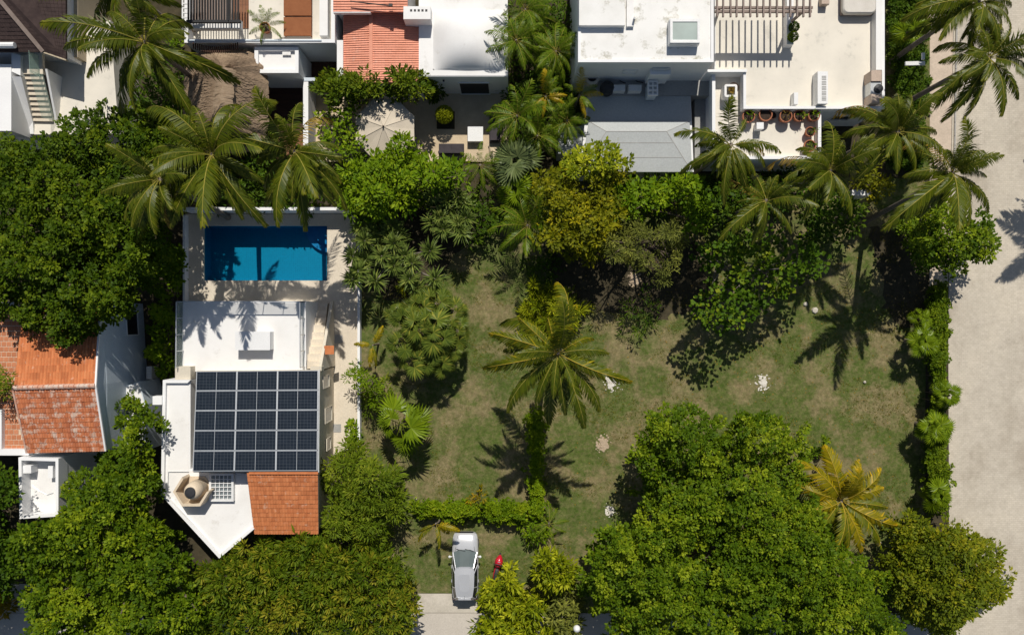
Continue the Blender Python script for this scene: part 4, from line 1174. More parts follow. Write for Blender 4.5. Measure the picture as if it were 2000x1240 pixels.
for k, (a, b) in enumerate(((0, .33), (.34, .72), (.73, 1))):
    MB().prism([p[0].lerp(p[3], a), p[1].lerp(p[2], a), p[1].lerp(p[2], b), p[0].lerp(p[3], b)] if k != 1 else [q - Vector((0, 0, .1)) for q in (p[0].lerp(p[3], a), p[1].lerp(p[2], a), p[1].lerp(p[2], b), p[0].lerp(p[3], b))], ztf + .03).build('cabinet', M['beige_metal'] if k != 1 else M['alu'], bq)
MB().lathe([(.26, 0), (.26, .1), (.1, .16)], W(1715, 174, ztf + .85), 14).build('grill', M['dark_plastic'], bq)
hb = thing('daybed', 'big pale cushioned daybed in the upper corner of the cream terrace', 'daybed', W(1682, 5, ztf))
p = sheet_pts(rect(1647, -50, 1712, 26), ztf + .62)
rr = MB(); ring = []
def rounded(p, r, z, n=5):
    out = []
    xs = sorted(set([p[0].x, p[2].x])); ys = sorted(set([p[0].y, p[2].y]))
    for cx_, cy_, a0 in ((xs[1] - r, ys[1] - r, 0), (xs[0] + r, ys[1] - r, 90), (xs[0] + r, ys[0] + r, 180), (xs[1] - r, ys[0] + r, 270)):
        for i in range(n + 1):
            a = math.radians(a0 + 90 * i / n); out.append(Vector((cx_ + r * math.cos(a), cy_ + r * math.sin(a), z)))
    return out
rr.loft([rounded(p, .3, ztf + .3), rounded(p, .3, ztf + .55), rounded(inset(p, .06), .26, ztf + .62)])
rr.v = rr.v; rr.build('mattress', M['cushion'], hb)
MB().prism([Vector((q.x, q.y, ztf + .29)) for q in inset(p, .05)], ztf + .03).build('base', M['wood_grey'], hb)
bx = thing('stool', 'small beige box stool on the cream terrace', 'stool', W(1612, 3, ztf))
MB().prism(sheet_pts(rect(1605, -8, 1620, 8), ztf + .5), ztf + .1).build('seat', M['beige_metal'], bx)
for x, y in ((1606, -7), (1619, -7), (1606, 7), (1619, 7)): MB().bar(W(x, y, ztf + .03), W(x, y, ztf + .12), .05, .05).build('leg', M['wood_grey'], bx)
# yard furniture: wall pieces half hidden under the palms
ww = MB().prism(sheet_pts(rect(1664, 371, 1700, 382), 2.0), 0).build('wall_stub', M['white'])
tag(ww, 'short white wall end under the palms beside the yellow bush', 'wall')
lp = thing('street_lamp', 'white street lamp arm over the grass strip beside the pavement', 'street lamp', W(1806, 115))
MB().tube([W(1804, 108, 0), W(1804, 108, 5.2)], .06, 8).build('pole', M['metal_white'], lp)
MB().bar(W(1768, 125, 5.2), W(1806, 124, 5.2), .22, .1).build('arm', M['metal_white'], lp)
MB().bar(W(1803, 104, 5.2), W(1803, 117, 5.2), .16, .1).build('bracket', M['metal_white'], lp)
gl_ = thing('globe_lamp', 'white globe lamp on a pole at the lower photo edge', 'street lamp', W(1122, 1205))
MB().tube([W(1126, 1224, 0), W(1126, 1224, 3.9)], .05, 8).build('pole', M['metal_white'], gl_)
MB().lathe([(.06, 0), (.17, .08), (.22, .22), (.17, .36), (.05, .44)], W(1126, 1224, 3.9), 14).build('globe', M['white_plastic'], gl_, smooth=True)
# ---------------------------------------------------------------- plants
def leaf_mesh(name, P, d, nrm, L, wd, tint, mat, droop=.12, fold=0.0):
    """many leaf blades (one diamond each) in one mesh; P base points, d directions, nrm blade normals."""
    n = len(P)
    s = np.cross(d, nrm); s /= np.linalg.norm(s, axis=1)[:, None] + 1e-9
    tip = P + d * L[:, None]; tip[:, 2] -= L * droop
    mid = P + d * (L * .52)[:, None]
    h = (wd * .5)[:, None] * s
    V = np.stack([P, mid + h, tip, mid - h], 1).reshape(-1, 3).astype(np.float32)
    me = bpy.data.meshes.new(name)
    me.vertices.add(4 * n); me.vertices.foreach_set('co', V.ravel())
    me.loops.add(4 * n); me.loops.foreach_set('vertex_index', np.arange(4 * n, dtype=np.int32))
    me.polygons.add(n); me.polygons.foreach_set('loop_start', np.arange(0, 4 * n, 4, dtype=np.int32)); me.polygons.foreach_set('loop_total', np.full(n, 4, np.int32))
    me.materials.append(mat)
    me.update(calc_edges=True)
    at = me.attributes.new('tint', 'FLOAT', 'FACE'); at.data.foreach_set('value', np.clip(tint, 0, 1).astype(np.float32))
    return me

def unit(a): return a / (np.linalg.norm(a, axis=1)[:, None] + 1e-9)

def wnoise(x, y, rng, k=6, f=1.0):
    o = np.zeros_like(x)
    for _ in range(k):
        a = rng.uniform(0, 6.283); q = f * rng.uniform(.6, 1.6)
        o += np.sin((x * math.cos(a) + y * math.sin(a)) * q + rng.uniform(0, 6.283))
    return o / k ** .5

def inside(x, y, poly):
    r = np.zeros(x.shape, bool); n = len(poly)
    for i in range(n):
        (x0, y0), (x1, y1) = poly[i], poly[(i + 1) % n]
        if y0 == y1: continue
        c = ((y0 > y) != (y1 > y)) & (x < (x1 - x0) * (y - y0) / (y1 - y0) + x0)
        r ^= c
    return r

def edge_dist(x, y, poly):
    d = np.full(x.shape, 1e9); n = len(poly)
    for i in range(n):
        a = np.array(poly[i], float); b = np.array(poly[(i + 1) % n], float); ab = b - a
        t = np.clip(((x - a[0]) * ab[0] + (y - a[1]) * ab[1]) / (ab @ ab + 1e-9), 0, 1)
        d = np.minimum(d, np.hypot(x - a[0] - ab[0] * t, y - a[1] - ab[1] * t))
    return d

def rand_unit(rng, n):
    return unit(rng.normal(size=(n, 3)))

def foliage(poly, zt, zb, leaf=(.24, .13), m=24, r=.42, sp=.5, edge=70, lob=1.7, amp=1.1, layers=2, ldz=.75, gap=-.55, warp=12, seed=1, flat=.55, droop=.12, upright=.0, clump_tint=.5, box=False, rug=.34):
    """leaf clusters at branch ends spread through a crown volume that follows the plan outline; returns leaf arrays and lobe centres."""
    rng = np.random.default_rng(seed)
    size = min(max(p[0] for p in poly) - min(p[0] for p in poly), max(p[1] for p in poly) - min(p[1] for p in poly))
    warp = min(warp, size * .07)
    poly = [tuple(p) for p in poly]
    xs = [p[0] for p in poly]; ys = [p[1] for p in poly]
    st = sp * PX_M * CAM_H / (CAM_H - zt)
    gx, gy = np.meshgrid(np.arange(min(xs) - 30, max(xs) + 30, st), np.arange(min(ys) - 30, max(ys) + 30, st * .88))
    gx = gx + (np.arange(gx.shape[0]) % 2)[:, None] * st * .5
    x, y = gx.ravel(), gy.ravel()
    x = x + rng.uniform(-.45, .45, x.shape) * st; y = y + rng.uniform(-.45, .45, y.shape) * st
    wx = x + warp * wnoise(x, y, rng, 6, .055) + warp * .45 * wnoise(x, y, rng, 6, .16)
    wy = y + warp * wnoise(x, y, rng, 6, .055) + warp * .45 * wnoise(x, y, rng, 6, .16)
    k = inside(wx, wy, poly); x, y, wx, wy = x[k], y[k], wx[k], wy[k]
    e = edge_dist(wx, wy, poly)
    t = np.clip(e / edge, 0, 1)
    area = 0.5 * abs(sum(xs[i - 1] * ys[i] - xs[i] * ys[i - 1] for i in range(len(xs))))
    lr = lob * PX_M
    K = max(3, int(area / (lr * lr * 1.3)))
    idx = rng.choice(len(x), min(K, len(x)), replace=False)
    lx, ly, lrad, loff = x[idx], y[idx], lr * rng.uniform(.75, 1.35, len(idx)), rng.uniform(-.45, .45, len(idx))
    dd = np.hypot(x[:, None] - lx, y[:, None] - ly)
    bmp = 1 - (dd / lrad) ** 2 + loff
    bi = bmp.argmax(1); b = bmp[np.arange(len(x)), bi]
    ox, oy = (x - lx[bi]) / lrad[bi], -(y - ly[bi]) / lrad[bi]
    dome = np.sqrt(1 - (1 - t) ** 2) if not box else np.ones_like(t)
    z = zb + (zt - zb) * dome + amp * (np.clip(b, -.9, 1.2) - .7) + (rng.normal(0, .06, x.shape) if box else rng.normal(0, rug, x.shape) + rug * 1.2 * wnoise(x, y, rng, 6, .21))
    keep = (b > gap) | (rng.random(x.shape) < .15)
    keep &= ~((wnoise(x, y, rng, 6, .13) < -1.05) & (rng.random(x.shape) < (0 if box else .9)))
    keep &= (t > .12) | (rng.random(x.shape) < .7)
    lt = rng.normal(0, .13, len(lx))[bi]
    x, y, z, ox, oy, b, t, lt = (q[keep] for q in (x, y, z, ox, oy, b, t, lt))
    z = np.maximum(z, .25)
    allP, allD, allN, allL, allT, allC = [], [], [], [], [], []
    for ly_ in range(layers):
        zz = np.maximum(z - ly_ * ldz, .2)
        kk = np.ones(len(x), bool) if ly_ == 0 else (rng.random(len(x)) < .9)
        f = (CAM_H - zz) / CAM_H / PX_M
        C = np.stack([(x - CX) * f, (CY - y) * f, zz], 1)[kk]
        if ly_: C[:, :2] += rng.normal(0, .2, (len(C), 2))
        n = unit(np.stack([ox[kk] * .75, oy[kk] * .75, np.ones(kk.sum())], 1))
        mm = m if ly_ == 0 else int(m * .7)
        csz = rng.uniform(.65, 1.3, len(C))
        Cr = np.repeat(C, mm, 0); Nr = np.repeat(n, mm, 0); Sr = np.repeat(csz, mm)
        u = rand_unit(rng, len(Cr))
        s = (u * Nr).sum(1); u = u - Nr * (np.minimum(s, 0) * 1.7)[:, None]; u = unit(u)
        off = u * (r * Sr * rng.random(len(Cr)) ** .5)[:, None]; off[:, 2] *= .65
        d = unit(u * [1, 1, flat] + Nr * (.15 + upright) + rng.normal(0, .25, u.shape))
        nl = unit(Nr + [0, .12, .35] + rng.normal(0, .38, u.shape))
        L = leaf[0] * rng.uniform(.55, 1.35, len(Cr)) * (1 if ly_ == 0 else 1.35)
        tint = np.clip(rng.normal(.42, .2, len(Cr)) + np.repeat(rng.normal(0, clump_tint * .5, len(C)) + lt[kk], mm), 0, 1)
        allP.append(Cr + off); allD.append(d); allN.append(nl); allL.append(L); allT.append(tint); allC.append(C)
    cat = np.concatenate
    return dict(P=cat(allP), d=cat(allD), n=cat(allN), L=cat(allL), W=cat(allL) * leaf[1] / leaf[0], tint=cat(allT), C=allC[0], lob=np.stack([lx, ly], 1))

def tree(name, label, cat, poly, zt, zb, mat, bark='bark', group=None, trunk=True, base=None, tr=.22, limbs=7, limb_show=0, **k):
    F = foliage(poly, zt, zb, **k)
    C = F['C']
    bp = Vector((C[:, 0].mean(), C[:, 1].mean(), 0)) if base is None else W(base[0], base[1], 0)
    t = thing(name, label, cat, bp, group)
    o = bpy.data.objects.new('crown' if trunk else 'foliage', leaf_mesh('crown', F['P'], F['d'], F['n'], F['L'], F['W'], F['tint'], M[mat], k.get('droop', .12)))
    place(o, t); stuff(o)
    if trunk:
        rng = random.Random(k.get('seed', 1)); mb = MB()
        hz = zb * .45
        fork = bp + Vector((rng.uniform(-.2, .2), rng.uniform(-.2, .2), hz))
        mb.tube([bp - Vector((0, 0, .1)), bp.lerp(fork, .12) + Vector((0, 0, 0)), bp.lerp(fork, .5), fork], [tr * 1.5, tr * 1.1, tr, tr * .85], 9)
        ids = [rng.randrange(len(C)) for _ in range(limbs)]
        for i in ids:
            e = Vector(C[i]); e.z -= .35
            mid = fork.lerp(e, .5) + Vector((rng.uniform(-.3, .3), rng.uniform(-.3, .3), rng.uniform(.1, .5)))
            mb.tube([fork - Vector((0, 0, .15)), fork.lerp(mid, .5) + Vector((0, 0, .1)), mid, mid.lerp(e, .55), e], [tr * .6, tr * .5, tr * .36, tr * .22, tr * .08], 6)
            for _ in range(2):
                q = Vector(C[rng.randrange(len(C))]); q = mid.lerp(q, min(1, 1.6 / max(.1, (q - mid).length))); q.z = max(q.z, mid.z)
                mb.tube([mid, mid.lerp(q, .5) + Vector((0, 0, .08)), q], [tr * .25, tr * .16, tr * .06], 5)
        mb.build('trunk', M[bark], t)
    return t

# ---- palms
def frond_mesh(name, L, th0, bend, sag, mats, n=40, wid=.05, ll=.92, seed=0, wind=(0, 0), wk=.6, yellow=.32):
    """one feather frond along +X; wind (a direction in the frond's own frame) bends the rib and combs the leaflets."""
    rng = random.Random(seed)
    N = 16
    wv_ = Vector((wind[0], wind[1], 0))
    pts, dirs, p = [], [], Vector((0, 0, 0))
    cur = rng.uniform(-.18, .18)
    for i in range(N + 1):
        s = i / N
        a = th0 - bend * s ** 1.35
        T = Vector((math.cos(a) * math.cos(cur * s), math.cos(a) * math.sin(cur * s), math.sin(a)))
        T = (T + wv_ * (wk * .95 * s ** 1.3)).normalized()
        dirs.append(T); pts.append(p.copy())
        p = p + T * (L / N)
    mb = MB(); tints = []
    mb.tube(pts, [.022 * (1 - .8 * i / N) * (L / 3.8) + .005 for i in range(N + 1)], 5, mi=1)
    tints += [.5] * len(mb.f)
    torn = rng.uniform(.35, .9); torn_w = rng.uniform(.0, .06)
    for side in (-1, 1):
        for j in range(n):
            u = min(max((j + rng.uniform(-.3, .3)) / n, 0), 1)
            if abs(u - torn) < torn_w and rng.random() < .7: continue
            s = .12 + .875 * u
            q = min(s * N, N - 1e-6); i = int(q); f = q - i
            P = pts[i].lerp(pts[i + 1], f); T = dirs[i].lerp(dirs[i + 1], f).normalized()
            S = Vector((0, 0, 1)).cross(T).normalized(); U = T.cross(S)
            prof = (math.sin(math.pi * (.13 + .85 * u))) ** .6
            l = ll * L / 3.8 * prof * rng.uniform(.8, 1.1)
            fa = math.radians(66 - 42 * u + rng.uniform(-7, 7))
            d = (T * math.cos(fa) + S * side * math.sin(fa) + U * .08).normalized()
            wl = wv_ * wk * rng.uniform(.6, 1.1)
            d = (d + Vector((0, 0, -1)) * sag * .42 * rng.uniform(.7, 1.25) + wl * .75).normalized()
            d2 = (d + Vector((0, 0, -1)) * sag * .9 * rng.uniform(.6, 1.3) + wl * .8).normalized()
            wv = (T - d * T.dot(d)).normalized() * wid * .5 * (L / 3.8)
            a0 = P + wv * .7; a1 = P - wv * .7
            m0 = P + d * l * .5; tip = m0 + d2 * l * .5
            mb.quad(a1, a0, m0 + wv, m0 - wv).quad(m0 - wv, m0 + wv, tip)
            tt = min(1, max(0, rng.gauss(.42, .18) + (yellow if u > .88 else 0)))
            tints += [tt, min(1, tt + .1)]
    me = bpy.data.meshes.new(name)
    me.from_pydata(mb.v, [], mb.f)
    for m_ in mats: me.materials.append(m_)
    me.polygons.foreach_set('material_index', mb.m)
    a_ = me.attributes.new('tint', 'FLOAT', 'FACE'); a_.data.foreach_set('value', np.array(tints, np.float32))
    me.update()
    return me, pts[-1]

R_ = math.radians
KIND = {'green': dict(mats=['coco', 'rachis']), 'yellow': dict(mats=['coco_y', 'rachis_b']), 'gold': dict(mats=['coco_g', 'rachis_b'], wid=.10, ll=1.0, n=44, wk=.25),
        'dry': dict(mats=['dry_frond', 'dry_frond'], n=24, sag=1.2), 'areca': dict(mats=['areca', 'rachis'], wid=.075, ll=.95, n=28, wk=.3), 'areca_y': dict(mats=['areca_y', 'rachis_b'], wid=.075, ll=.95, n=28, wk=.3)}
CLS = {'up': (3.8, 62, 60, .45), 'mid': (3.9, 36, 86, .85), 'low': (3.9, 12, 80, 1.05), 'hang': (3.7, -18, 64, 1.15)}
WIND = math.radians(-84)                                     # the breeze blows towards the bottom of the photograph
FCACHE = {}
def get_frond(kind, cls, az, rng):
    sec = int(round(az / (math.pi / 5))) % 10; var = rng.randrange(2)
    key = (kind, cls, sec, var)
    if key not in FCACHE:
        k = KIND[kind]; L, t0, bd, sg = CLS[cls]
        w = WIND - sec * math.pi / 5
        FCACHE[key] = frond_mesh('frond', L, R_(t0), R_(bd), sg * k.get('sag', 1), [M[m_] for m_ in k['mats']], k.get('n', 62), k.get('wid', .06), k.get('ll', .86), hash((cls, sec, var)) % 9973 if False else (sec * 31 + var * 7 + len(cls) * 101 + len(kind)), (math.cos(w), math.sin(w)), k.get('wk', .62))
    return FCACHE[key]
coc = MB().lathe([(.02, -.14), (.10, -.08), (.125, 0), (.10, .09), (.02, .14)], (0, 0, 0), 9)
COCO = bpy.data.meshes.new('coconut'); COCO.from_pydata(coc.v, [], coc.f); COCO.materials.append(M['areca'])

def palm(label, cx, cy, z, tips=None, kind='green', n=20, reach=(95, 135), base=None, seed=0, group='coconut palms', extra=13, nuts=0, name='coconut_palm', tr=.15, mixk=None, el=None, cat='palm tree', dry=1, az=None):
    rng = random.Random(seed)
    top = W(cx, cy, z)
    b = Vector((top.x, top.y, 0)) if base is None else W(base[0], base[1], 0)
    t = thing(name, label, cat, b, group)
    # trunk, slightly curved
    mid = b.lerp(top, .5) + Vector((rng.uniform(-.25, .25), rng.uniform(-.25, .25), 0))
    pts, rad = [], []
    for i in range(13):
        f = i / 12
        p = (b * (1 - f) ** 2 + mid * 2 * f * (1 - f) + top * f * f); p.z = top.z * f
        pts.append(p); rad.append(tr * (1.5 if i == 0 else 1.15 - .35 * f + (.02 if i % 2 else 0)))
    MB().tube(pts, rad, 9).build('trunk', M['palm_bark'], t)
    fr = []
    for q in (tips or []):
        dx, dy = q[0] - cx, cy - q[1]
        L = math.hypot(dx, dy) * (CAM_H - z) / CAM_H / PX_M
        fr.append((math.atan2(dy, dx), L, q[2] if len(q) > 2 else None, q[3] if len(q) > 3 else kind))
    if not tips:
        for i in range(n):
            a = (i * 2.39996 + seed) if az is None else math.radians(rng.uniform(*az))
            fr.append((a, rng.uniform(*reach) * (CAM_H - z) / CAM_H / PX_M, None, kind if not mixk or rng.random() > .25 else mixk))
    for i in range(extra):
        fr.append((rng.uniform(0, 6.283), rng.uniform(.6, .95) * (sum(f[1] for f in fr[:max(1, len(fr) - i)]) / max(1, len(fr) - i)), ('up', 'mid', 'low', 'hang')[i % 4], kind))
    for i in range(dry): fr.append((rng.uniform(0, 6.283), 2.2, 'hang', 'dry'))
    for i, (a, L, cls, kd) in enumerate(fr):
        if cls is None: cls = rng.choices(['up', 'mid', 'low', 'hang'], el or [.12, .38, .36, .14])[0]
        me, tipv = get_frond(kd, cls, a, rng); reach_ = tipv.to_2d().length
        o = bpy.data.objects.new('frond', me)
        COL.objects.link(o); o.parent = t
        o.location = top - b + Vector((math.cos(a) * .08, math.sin(a) * .08, rng.uniform(-.12, .12)))
        sc = max(.3, min(1.45, L / max(reach_, 1.2)))
        o.scale = (sc, sc * rng.uniform(.92, 1.08), sc)
        o.rotation_euler = (rng.uniform(-.45, .45), 0, a - math.atan2(tipv.y, tipv.x))
    for i in range(nuts):
        a = rng.uniform(0, 6.283)
        o = bpy.data.objects.new('coconut', COCO); COL.objects.link(o); o.parent = t
        o.location = top - b + Vector((math.cos(a) * .24, math.sin(a) * .24, -.28 + rng.uniform(-.1, .1)))
    return t

# ---- rosettes of narrow blades, and fan leaves
def rosette_mesh(name, n, L, wd, mat, seed, el0=75, el1=-25, droop=.25):
    rng = np.random.default_rng(seed)
    f = np.arange(n) / n
    az = np.arange(n) * 2.39996 + rng.normal(0, .2, n)
    el = np.radians(el0 + (el1 - el0) * f + rng.normal(0, 8, n))
    d = np.stack([np.cos(el) * np.cos(az), np.cos(el) * np.sin(az), np.sin(el)], 1)
    P = d * .05; nr = unit(np.cross(np.cross(d, [0, 0, 1.0]), d) + 1e-6)
    Ls = L * rng.uniform(.75, 1.15, n)
    return leaf_mesh(name, P, d, nr, Ls, np.full(n, wd), np.clip(rng.normal(.45, .2, n) + (1 - f) * .15, 0, 1), mat, droop)
ROS = {k: [rosette_mesh('rosette', 90, .72, .075, M[m_], i) for i in range(3)] for k, m_ in (('dracaena', 'dracaena'), ('dracaena_b', 'dracaena_b'))}
def fan_mesh(mat, seed, segs=18, L=.75, pet=.75):
    rng = random.Random(seed); mb = MB(); tints = []
    mb.tube([(0, 0, 0), (pet * .5, 0, .06), (pet, 0, 0)], [.018, .015, .012], 4, mi=0); tints += [.7] * len(mb.f)
    c = Vector((pet, 0, 0)); bend = Matrix.Rotation(math.radians(48), 3, 'Y')
    for i in range(segs):
        a = math.radians(-125 + 250 * (i + .5) / segs + rng.uniform(-2, 2)); l = L * (1 - .22 * abs(a) / 2.2) * rng.uniform(.92, 1.05)
        d = bend @ Vector((math.cos(a), math.sin(a), .12)); s = bend @ Vector((-math.sin(a), math.cos(a), 0)) * .06
        m0 = c + d * l * .55; m0.z += .02 * (i % 2)
        tip = c + d * l; tip.z -= .16 * l
        q = len(mb.f); mb.quad(c, m0 + s, tip, m0 - s); tints += [min(1, max(0, rng.gauss(.45, .18)))]
    me = bpy.data.meshes.new('fan_leaf'); me.from_pydata(mb.v, [], mb.f); me.materials.append(mat)
    a_ = me.attributes.new('tint', 'FLOAT', 'FACE'); a_.data.foreach_set('value', np.array(tints, np.float32)); me.update()
    return me
FAN = {k: [fan_mesh(M[k], i) for i in range(3)] for k in ('fan', 'fan_silver', 'fan_dark')}

def clump(label, heads, kind, z, cat='shrub', name='dracaena', seed=0, group=None, size=1.0, base=None):
    rng = random.Random(seed)
    xs = sum(h[0] for h in heads) / len(heads); ys = sum(h[1] for h in heads) / len(heads)
    b = W(xs, ys, z); b.z = 0
    if base: b = W(*base)
    t = thing(name, label, cat, b, group)
    mb = MB()
    for h in heads:
        zz = z + rng.uniform(-.5, .4) + (h[3] if len(h) > 3 else 0)
        p = W(h[0], h[1], zz); s = (h[2] if len(h) > 2 else 1) * size
        o = bpy.data.objects.new('rosette', rng.choice(ROS[kind])); COL.objects.link(o); o.parent = t
        o.location = p - b; o.scale = (s, s, s); o.rotation_euler = (rng.uniform(-.3, .3), rng.uniform(-.3, .3), rng.uniform(0, 6.28))
        f = b + Vector((rng.uniform(-.15, .15), rng.uniform(-.15, .15), 0))
        MB().tube([f, f.lerp(p, .45) + Vector((0, 0, .25 * zz)), p], [.07, .05, .035], 6).build('stem', M['pale_bark'], t)
    return t

def fan_palm(label, cx, cy, z, n, kind='fan', reach=1.4, seed=0, group='fan palms', tr=.11, cat='palm tree', base=None, size=1.0, heads=None, el=(82, -23)):
    rng = random.Random(seed)
    top = W(cx, cy, z); b = Vector((top.x, top.y, 0)) if base is None else W(base[0], base[1], 0)
    t = thing('fan_palm', label, cat, b, group)
    tb_ = MB()
    hd = []
    for h in (heads or [(cx, cy, 0, 1)]):
        p = W(h[0], h[1], z + h[2]); hd.append((p, h[3])); tb_.tube([b, b.lerp(p, .5) + Vector((0, 0, .1)), p], [tr * 1.3, tr, tr * .9], 8)
    tb_.build('trunk', M['palm_bark'], t)
    for i in range(n * len(hd)):
        top, hs = hd[i // n]; i = i % n
        a = i * 2.39996 + rng.uniform(-.2, .2); f = i / n
        el_ = math.radians(el[0] - (el[0] - el[1]) * f ** .8 + rng.uniform(-14, 14))
        o = bpy.data.objects.new('fan_leaf', rng.choice(FAN[kind])); COL.objects.link(o); o.parent = t
        s = reach / 1.35 * rng.uniform(.65, 1.2) * size * hs
        o.location = top - b + Vector((0, 0, -.1 * f)); o.scale = (s, s, s)
        o.rotation_euler = (rng.uniform(-.6, .6), -el_, a)
    return t
# ======== broad-leaved trees
BIG = dict(leaf=(.185, .115), m=46, r=.31, sp=.47)
tree('broad_tree', 'huge dark green tree over the orange roof below the outside stair', 'tree',
     [(-60, 300), (30, 275), (95, 255), (120, 230), (170, 205), (250, 205), (330, 225), (368, 270), (355, 330), (320, 400), (335, 470), (345, 520), (325, 560), (282, 575), (285, 600), (245, 612), (215, 640), (198, 650), (165, 690), (130, 672), (95, 665), (70, 640), (42, 640), (25, 610), (-60, 585)],
     8.0, 4.6, 'almond_d', seed=11, edge=90, lob=1.7, amp=1.3, layers=3, limbs=14, tr=.4, base=(230, 430), **BIG)
tree('broad_tree', 'big green tree at the pointed white roof and white roof court', 'tree',
     [(30, 1012), (60, 995), (112, 985), (150, 940), (190, 905), (195, 862), (232, 800), (270, 772), (302, 792), (302, 830), (290, 900), (296, 960), (306, 1000), (360, 1066), (384, 1100), (385, 1140), (415, 1180), (430, 1270), (62, 1270), (52, 1190), (32, 1120), (24, 1050)],
     7.2, 4.0, 'almond', seed=12, edge=85, lob=1.6, amp=1.2, layers=3, limbs=12, tr=.36, base=(300, 1020), **BIG)
tree('broad_tree', 'biggest bright green tree on the lawn below the golden palm', 'tree',
     [(1235, 840), (1252, 800), (1285, 795), (1340, 778), (1400, 800), (1440, 818), (1500, 803), (1560, 820), (1606, 862), (1590, 900), (1560, 915), (1572, 960), (1605, 1012), (1640, 1052), (1692, 1092), (1742, 1160), (1772, 1200), (1765, 1275), (1165, 1275), (1190, 1205), (1132, 1165), (1120, 1120), (1152, 1060), (1210, 1028), (1240, 965), (1240, 900)],
     6.6, 3.0, 'almond_b', seed=13, edge=110, lob=1.5, amp=1.1, layers=3, limbs=14, tr=.38, leaf=(.17, .105), m=46, r=.29, sp=.43, warp=14, rug=.32)
tree('bushy_tree', 'green tree with reddish leaf tips below the orange tiles', 'tree',
     [(392, 1100), (440, 1078), (480, 1052), (560, 1047), (640, 1052), (700, 1060), (770, 1075), (808, 1110), (815, 1150), (828, 1190), (802, 1212), (812, 1270), (380, 1270), (402, 1180), (388, 1140)],
     5.6, 2.6, 'mangoleaf', seed=14, edge=80, lob=1.2, amp=.9, layers=3, limbs=10, tr=.28, leaf=(.34, .075), m=34, r=.30, sp=.42, flat=.8, upright=.25)
tree('feathery_tree', 'feathery mid green tree beside the solar house wall', 'tree',
     [(640, 895), (685, 862), (735, 870), (775, 910), (798, 950), (800, 1000), (772, 1030), (722, 1060), (640, 1052), (625, 1000), (628, 930)],
     5.2, 1.8, 'feather', seed=15, edge=85, lob=1.2, amp=1.0, layers=3, limbs=8, tr=.2, leaf=(.28, .06), m=46, r=.40, sp=.44, flat=.7)
tree('broad_tree', 'olive tinged round tree overhanging the pale road', 'tree',
     [(1725, 1085), (1760, 1042), (1800, 1012), (1855, 1008), (1910, 1040), (1938, 1080), (1976, 1130), (1968, 1170), (1930, 1190), (1900, 1222), (1850, 1230), (1800, 1222), (1762, 1200), (1732, 1150)],
     5.2, 2.2, 'olive', seed=16, edge=80, lob=1.3, amp=.9, layers=3, limbs=9, tr=.24, leaf=(.2, .1), m=42, r=.36, sp=.4)
tree('broad_tree', 'dark glossy tree under the road palm at the pavement corner', 'tree',
     [(1745, 430), (1790, 402), (1850, 395), (1900, 402), (1932, 440), (1936, 470), (1908, 500), (1882, 548), (1842, 545), (1790, 535), (1752, 500)],
     4.8, 2.2, 'almond', seed=17, edge=70, lob=1.1, amp=.8, layers=3, limbs=8, tr=.2, leaf=(.19, .11), m=34, r=.32, sp=.42)
tree('sea_grape', 'open sea grape tree with round leaves and bare pale limbs', 'tree',
     [(1368, 490), (1400, 458), (1460, 450), (1530, 458), (1600, 470), (1625, 508), (1612, 560), (1560, 572), (1500, 592), (1470, 640), (1400, 645), (1350, 612), (1342, 590), (1400, 570), (1388, 530)],
     4.8, 3.2, 'grape', bark='pale_bark', seed=18, edge=60, lob=1.0, amp=.8, layers=2, limbs=12, tr=.17, leaf=(.24, .20), m=13, r=.38, sp=.58, gap=-.1)
tree('broad_tree', 'mustard yellow green tree in front of the grey pavilion roof', 'tree',
     [(1050, 360), (1080, 345), (1130, 330), (1180, 330), (1218, 345), (1212, 390), (1198, 430), (1170, 490), (1112, 505), (1060, 480), (1045, 430)],
     6.0, 3.0, 'mustard', seed=19, edge=75, lob=1.1, amp=.9, layers=3, limbs=8, tr=.2, leaf=(.22, .11), m=30, r=.34, sp=.42)
tree('broad_tree', 'bright yellow green crown touching the grey pavilion roof', 'tree',
     [(1092, 325), (1112, 296), (1150, 285), (1190, 283), (1226, 315), (1228, 340), (1190, 352), (1120, 352)],
     5.8, 4.4, 'yellowgreen', seed=20, edge=50, lob=1.0, amp=.7, layers=2, limbs=5, tr=.15, leaf=(.22, .11), m=28, r=.34, sp=.42)
tree('broad_tree', 'grey green tree with loose tufts beside the mustard tree', 'tree',
     [(1180, 455), (1200, 430), (1240, 425), (1285, 395), (1320, 390), (1342, 430), (1328, 480), (1310, 528), (1262, 545), (1215, 530), (1188, 500)],
     4.8, 2.2, 'greygreen', seed=21, edge=60, lob=.9, amp=.9, layers=2, limbs=9, tr=.16, leaf=(.19, .045), m=120, r=.46, sp=.72, flat=.9, gap=-.1, rug=.4)
tree('broad_tree', 'deep green tree between the grey pavilion and the grey green tree', 'tree',
     [(1200, 360), (1232, 352), (1300, 345), (1365, 352), (1395, 380), (1372, 430), (1340, 470), (1320, 420), (1280, 392), (1225, 430), (1185, 440), (1180, 400)],
     4.4, 2.2, 'bright', seed=22, edge=55, lob=1.1, amp=.9, layers=3, limbs=7, tr=.18, leaf=(.26, .12), m=22, r=.38, sp=.46)
tree('broad_tree', 'bright green spreading tree between the parasol patio and the pool', 'tree',
     [(664, 335), (700, 322), (725, 316), (760, 292), (800, 276), (850, 300), (895, 322), (900, 345), (860, 368), (830, 380), (800, 410), (740, 422), (690, 418), (662, 385)],
     4.9, 2.4, 'bright', seed=23, edge=60, lob=1.1, amp=.9, layers=3, limbs=9, tr=.2, leaf=(.30, .11), m=24, r=.36, sp=.43, flat=.5)
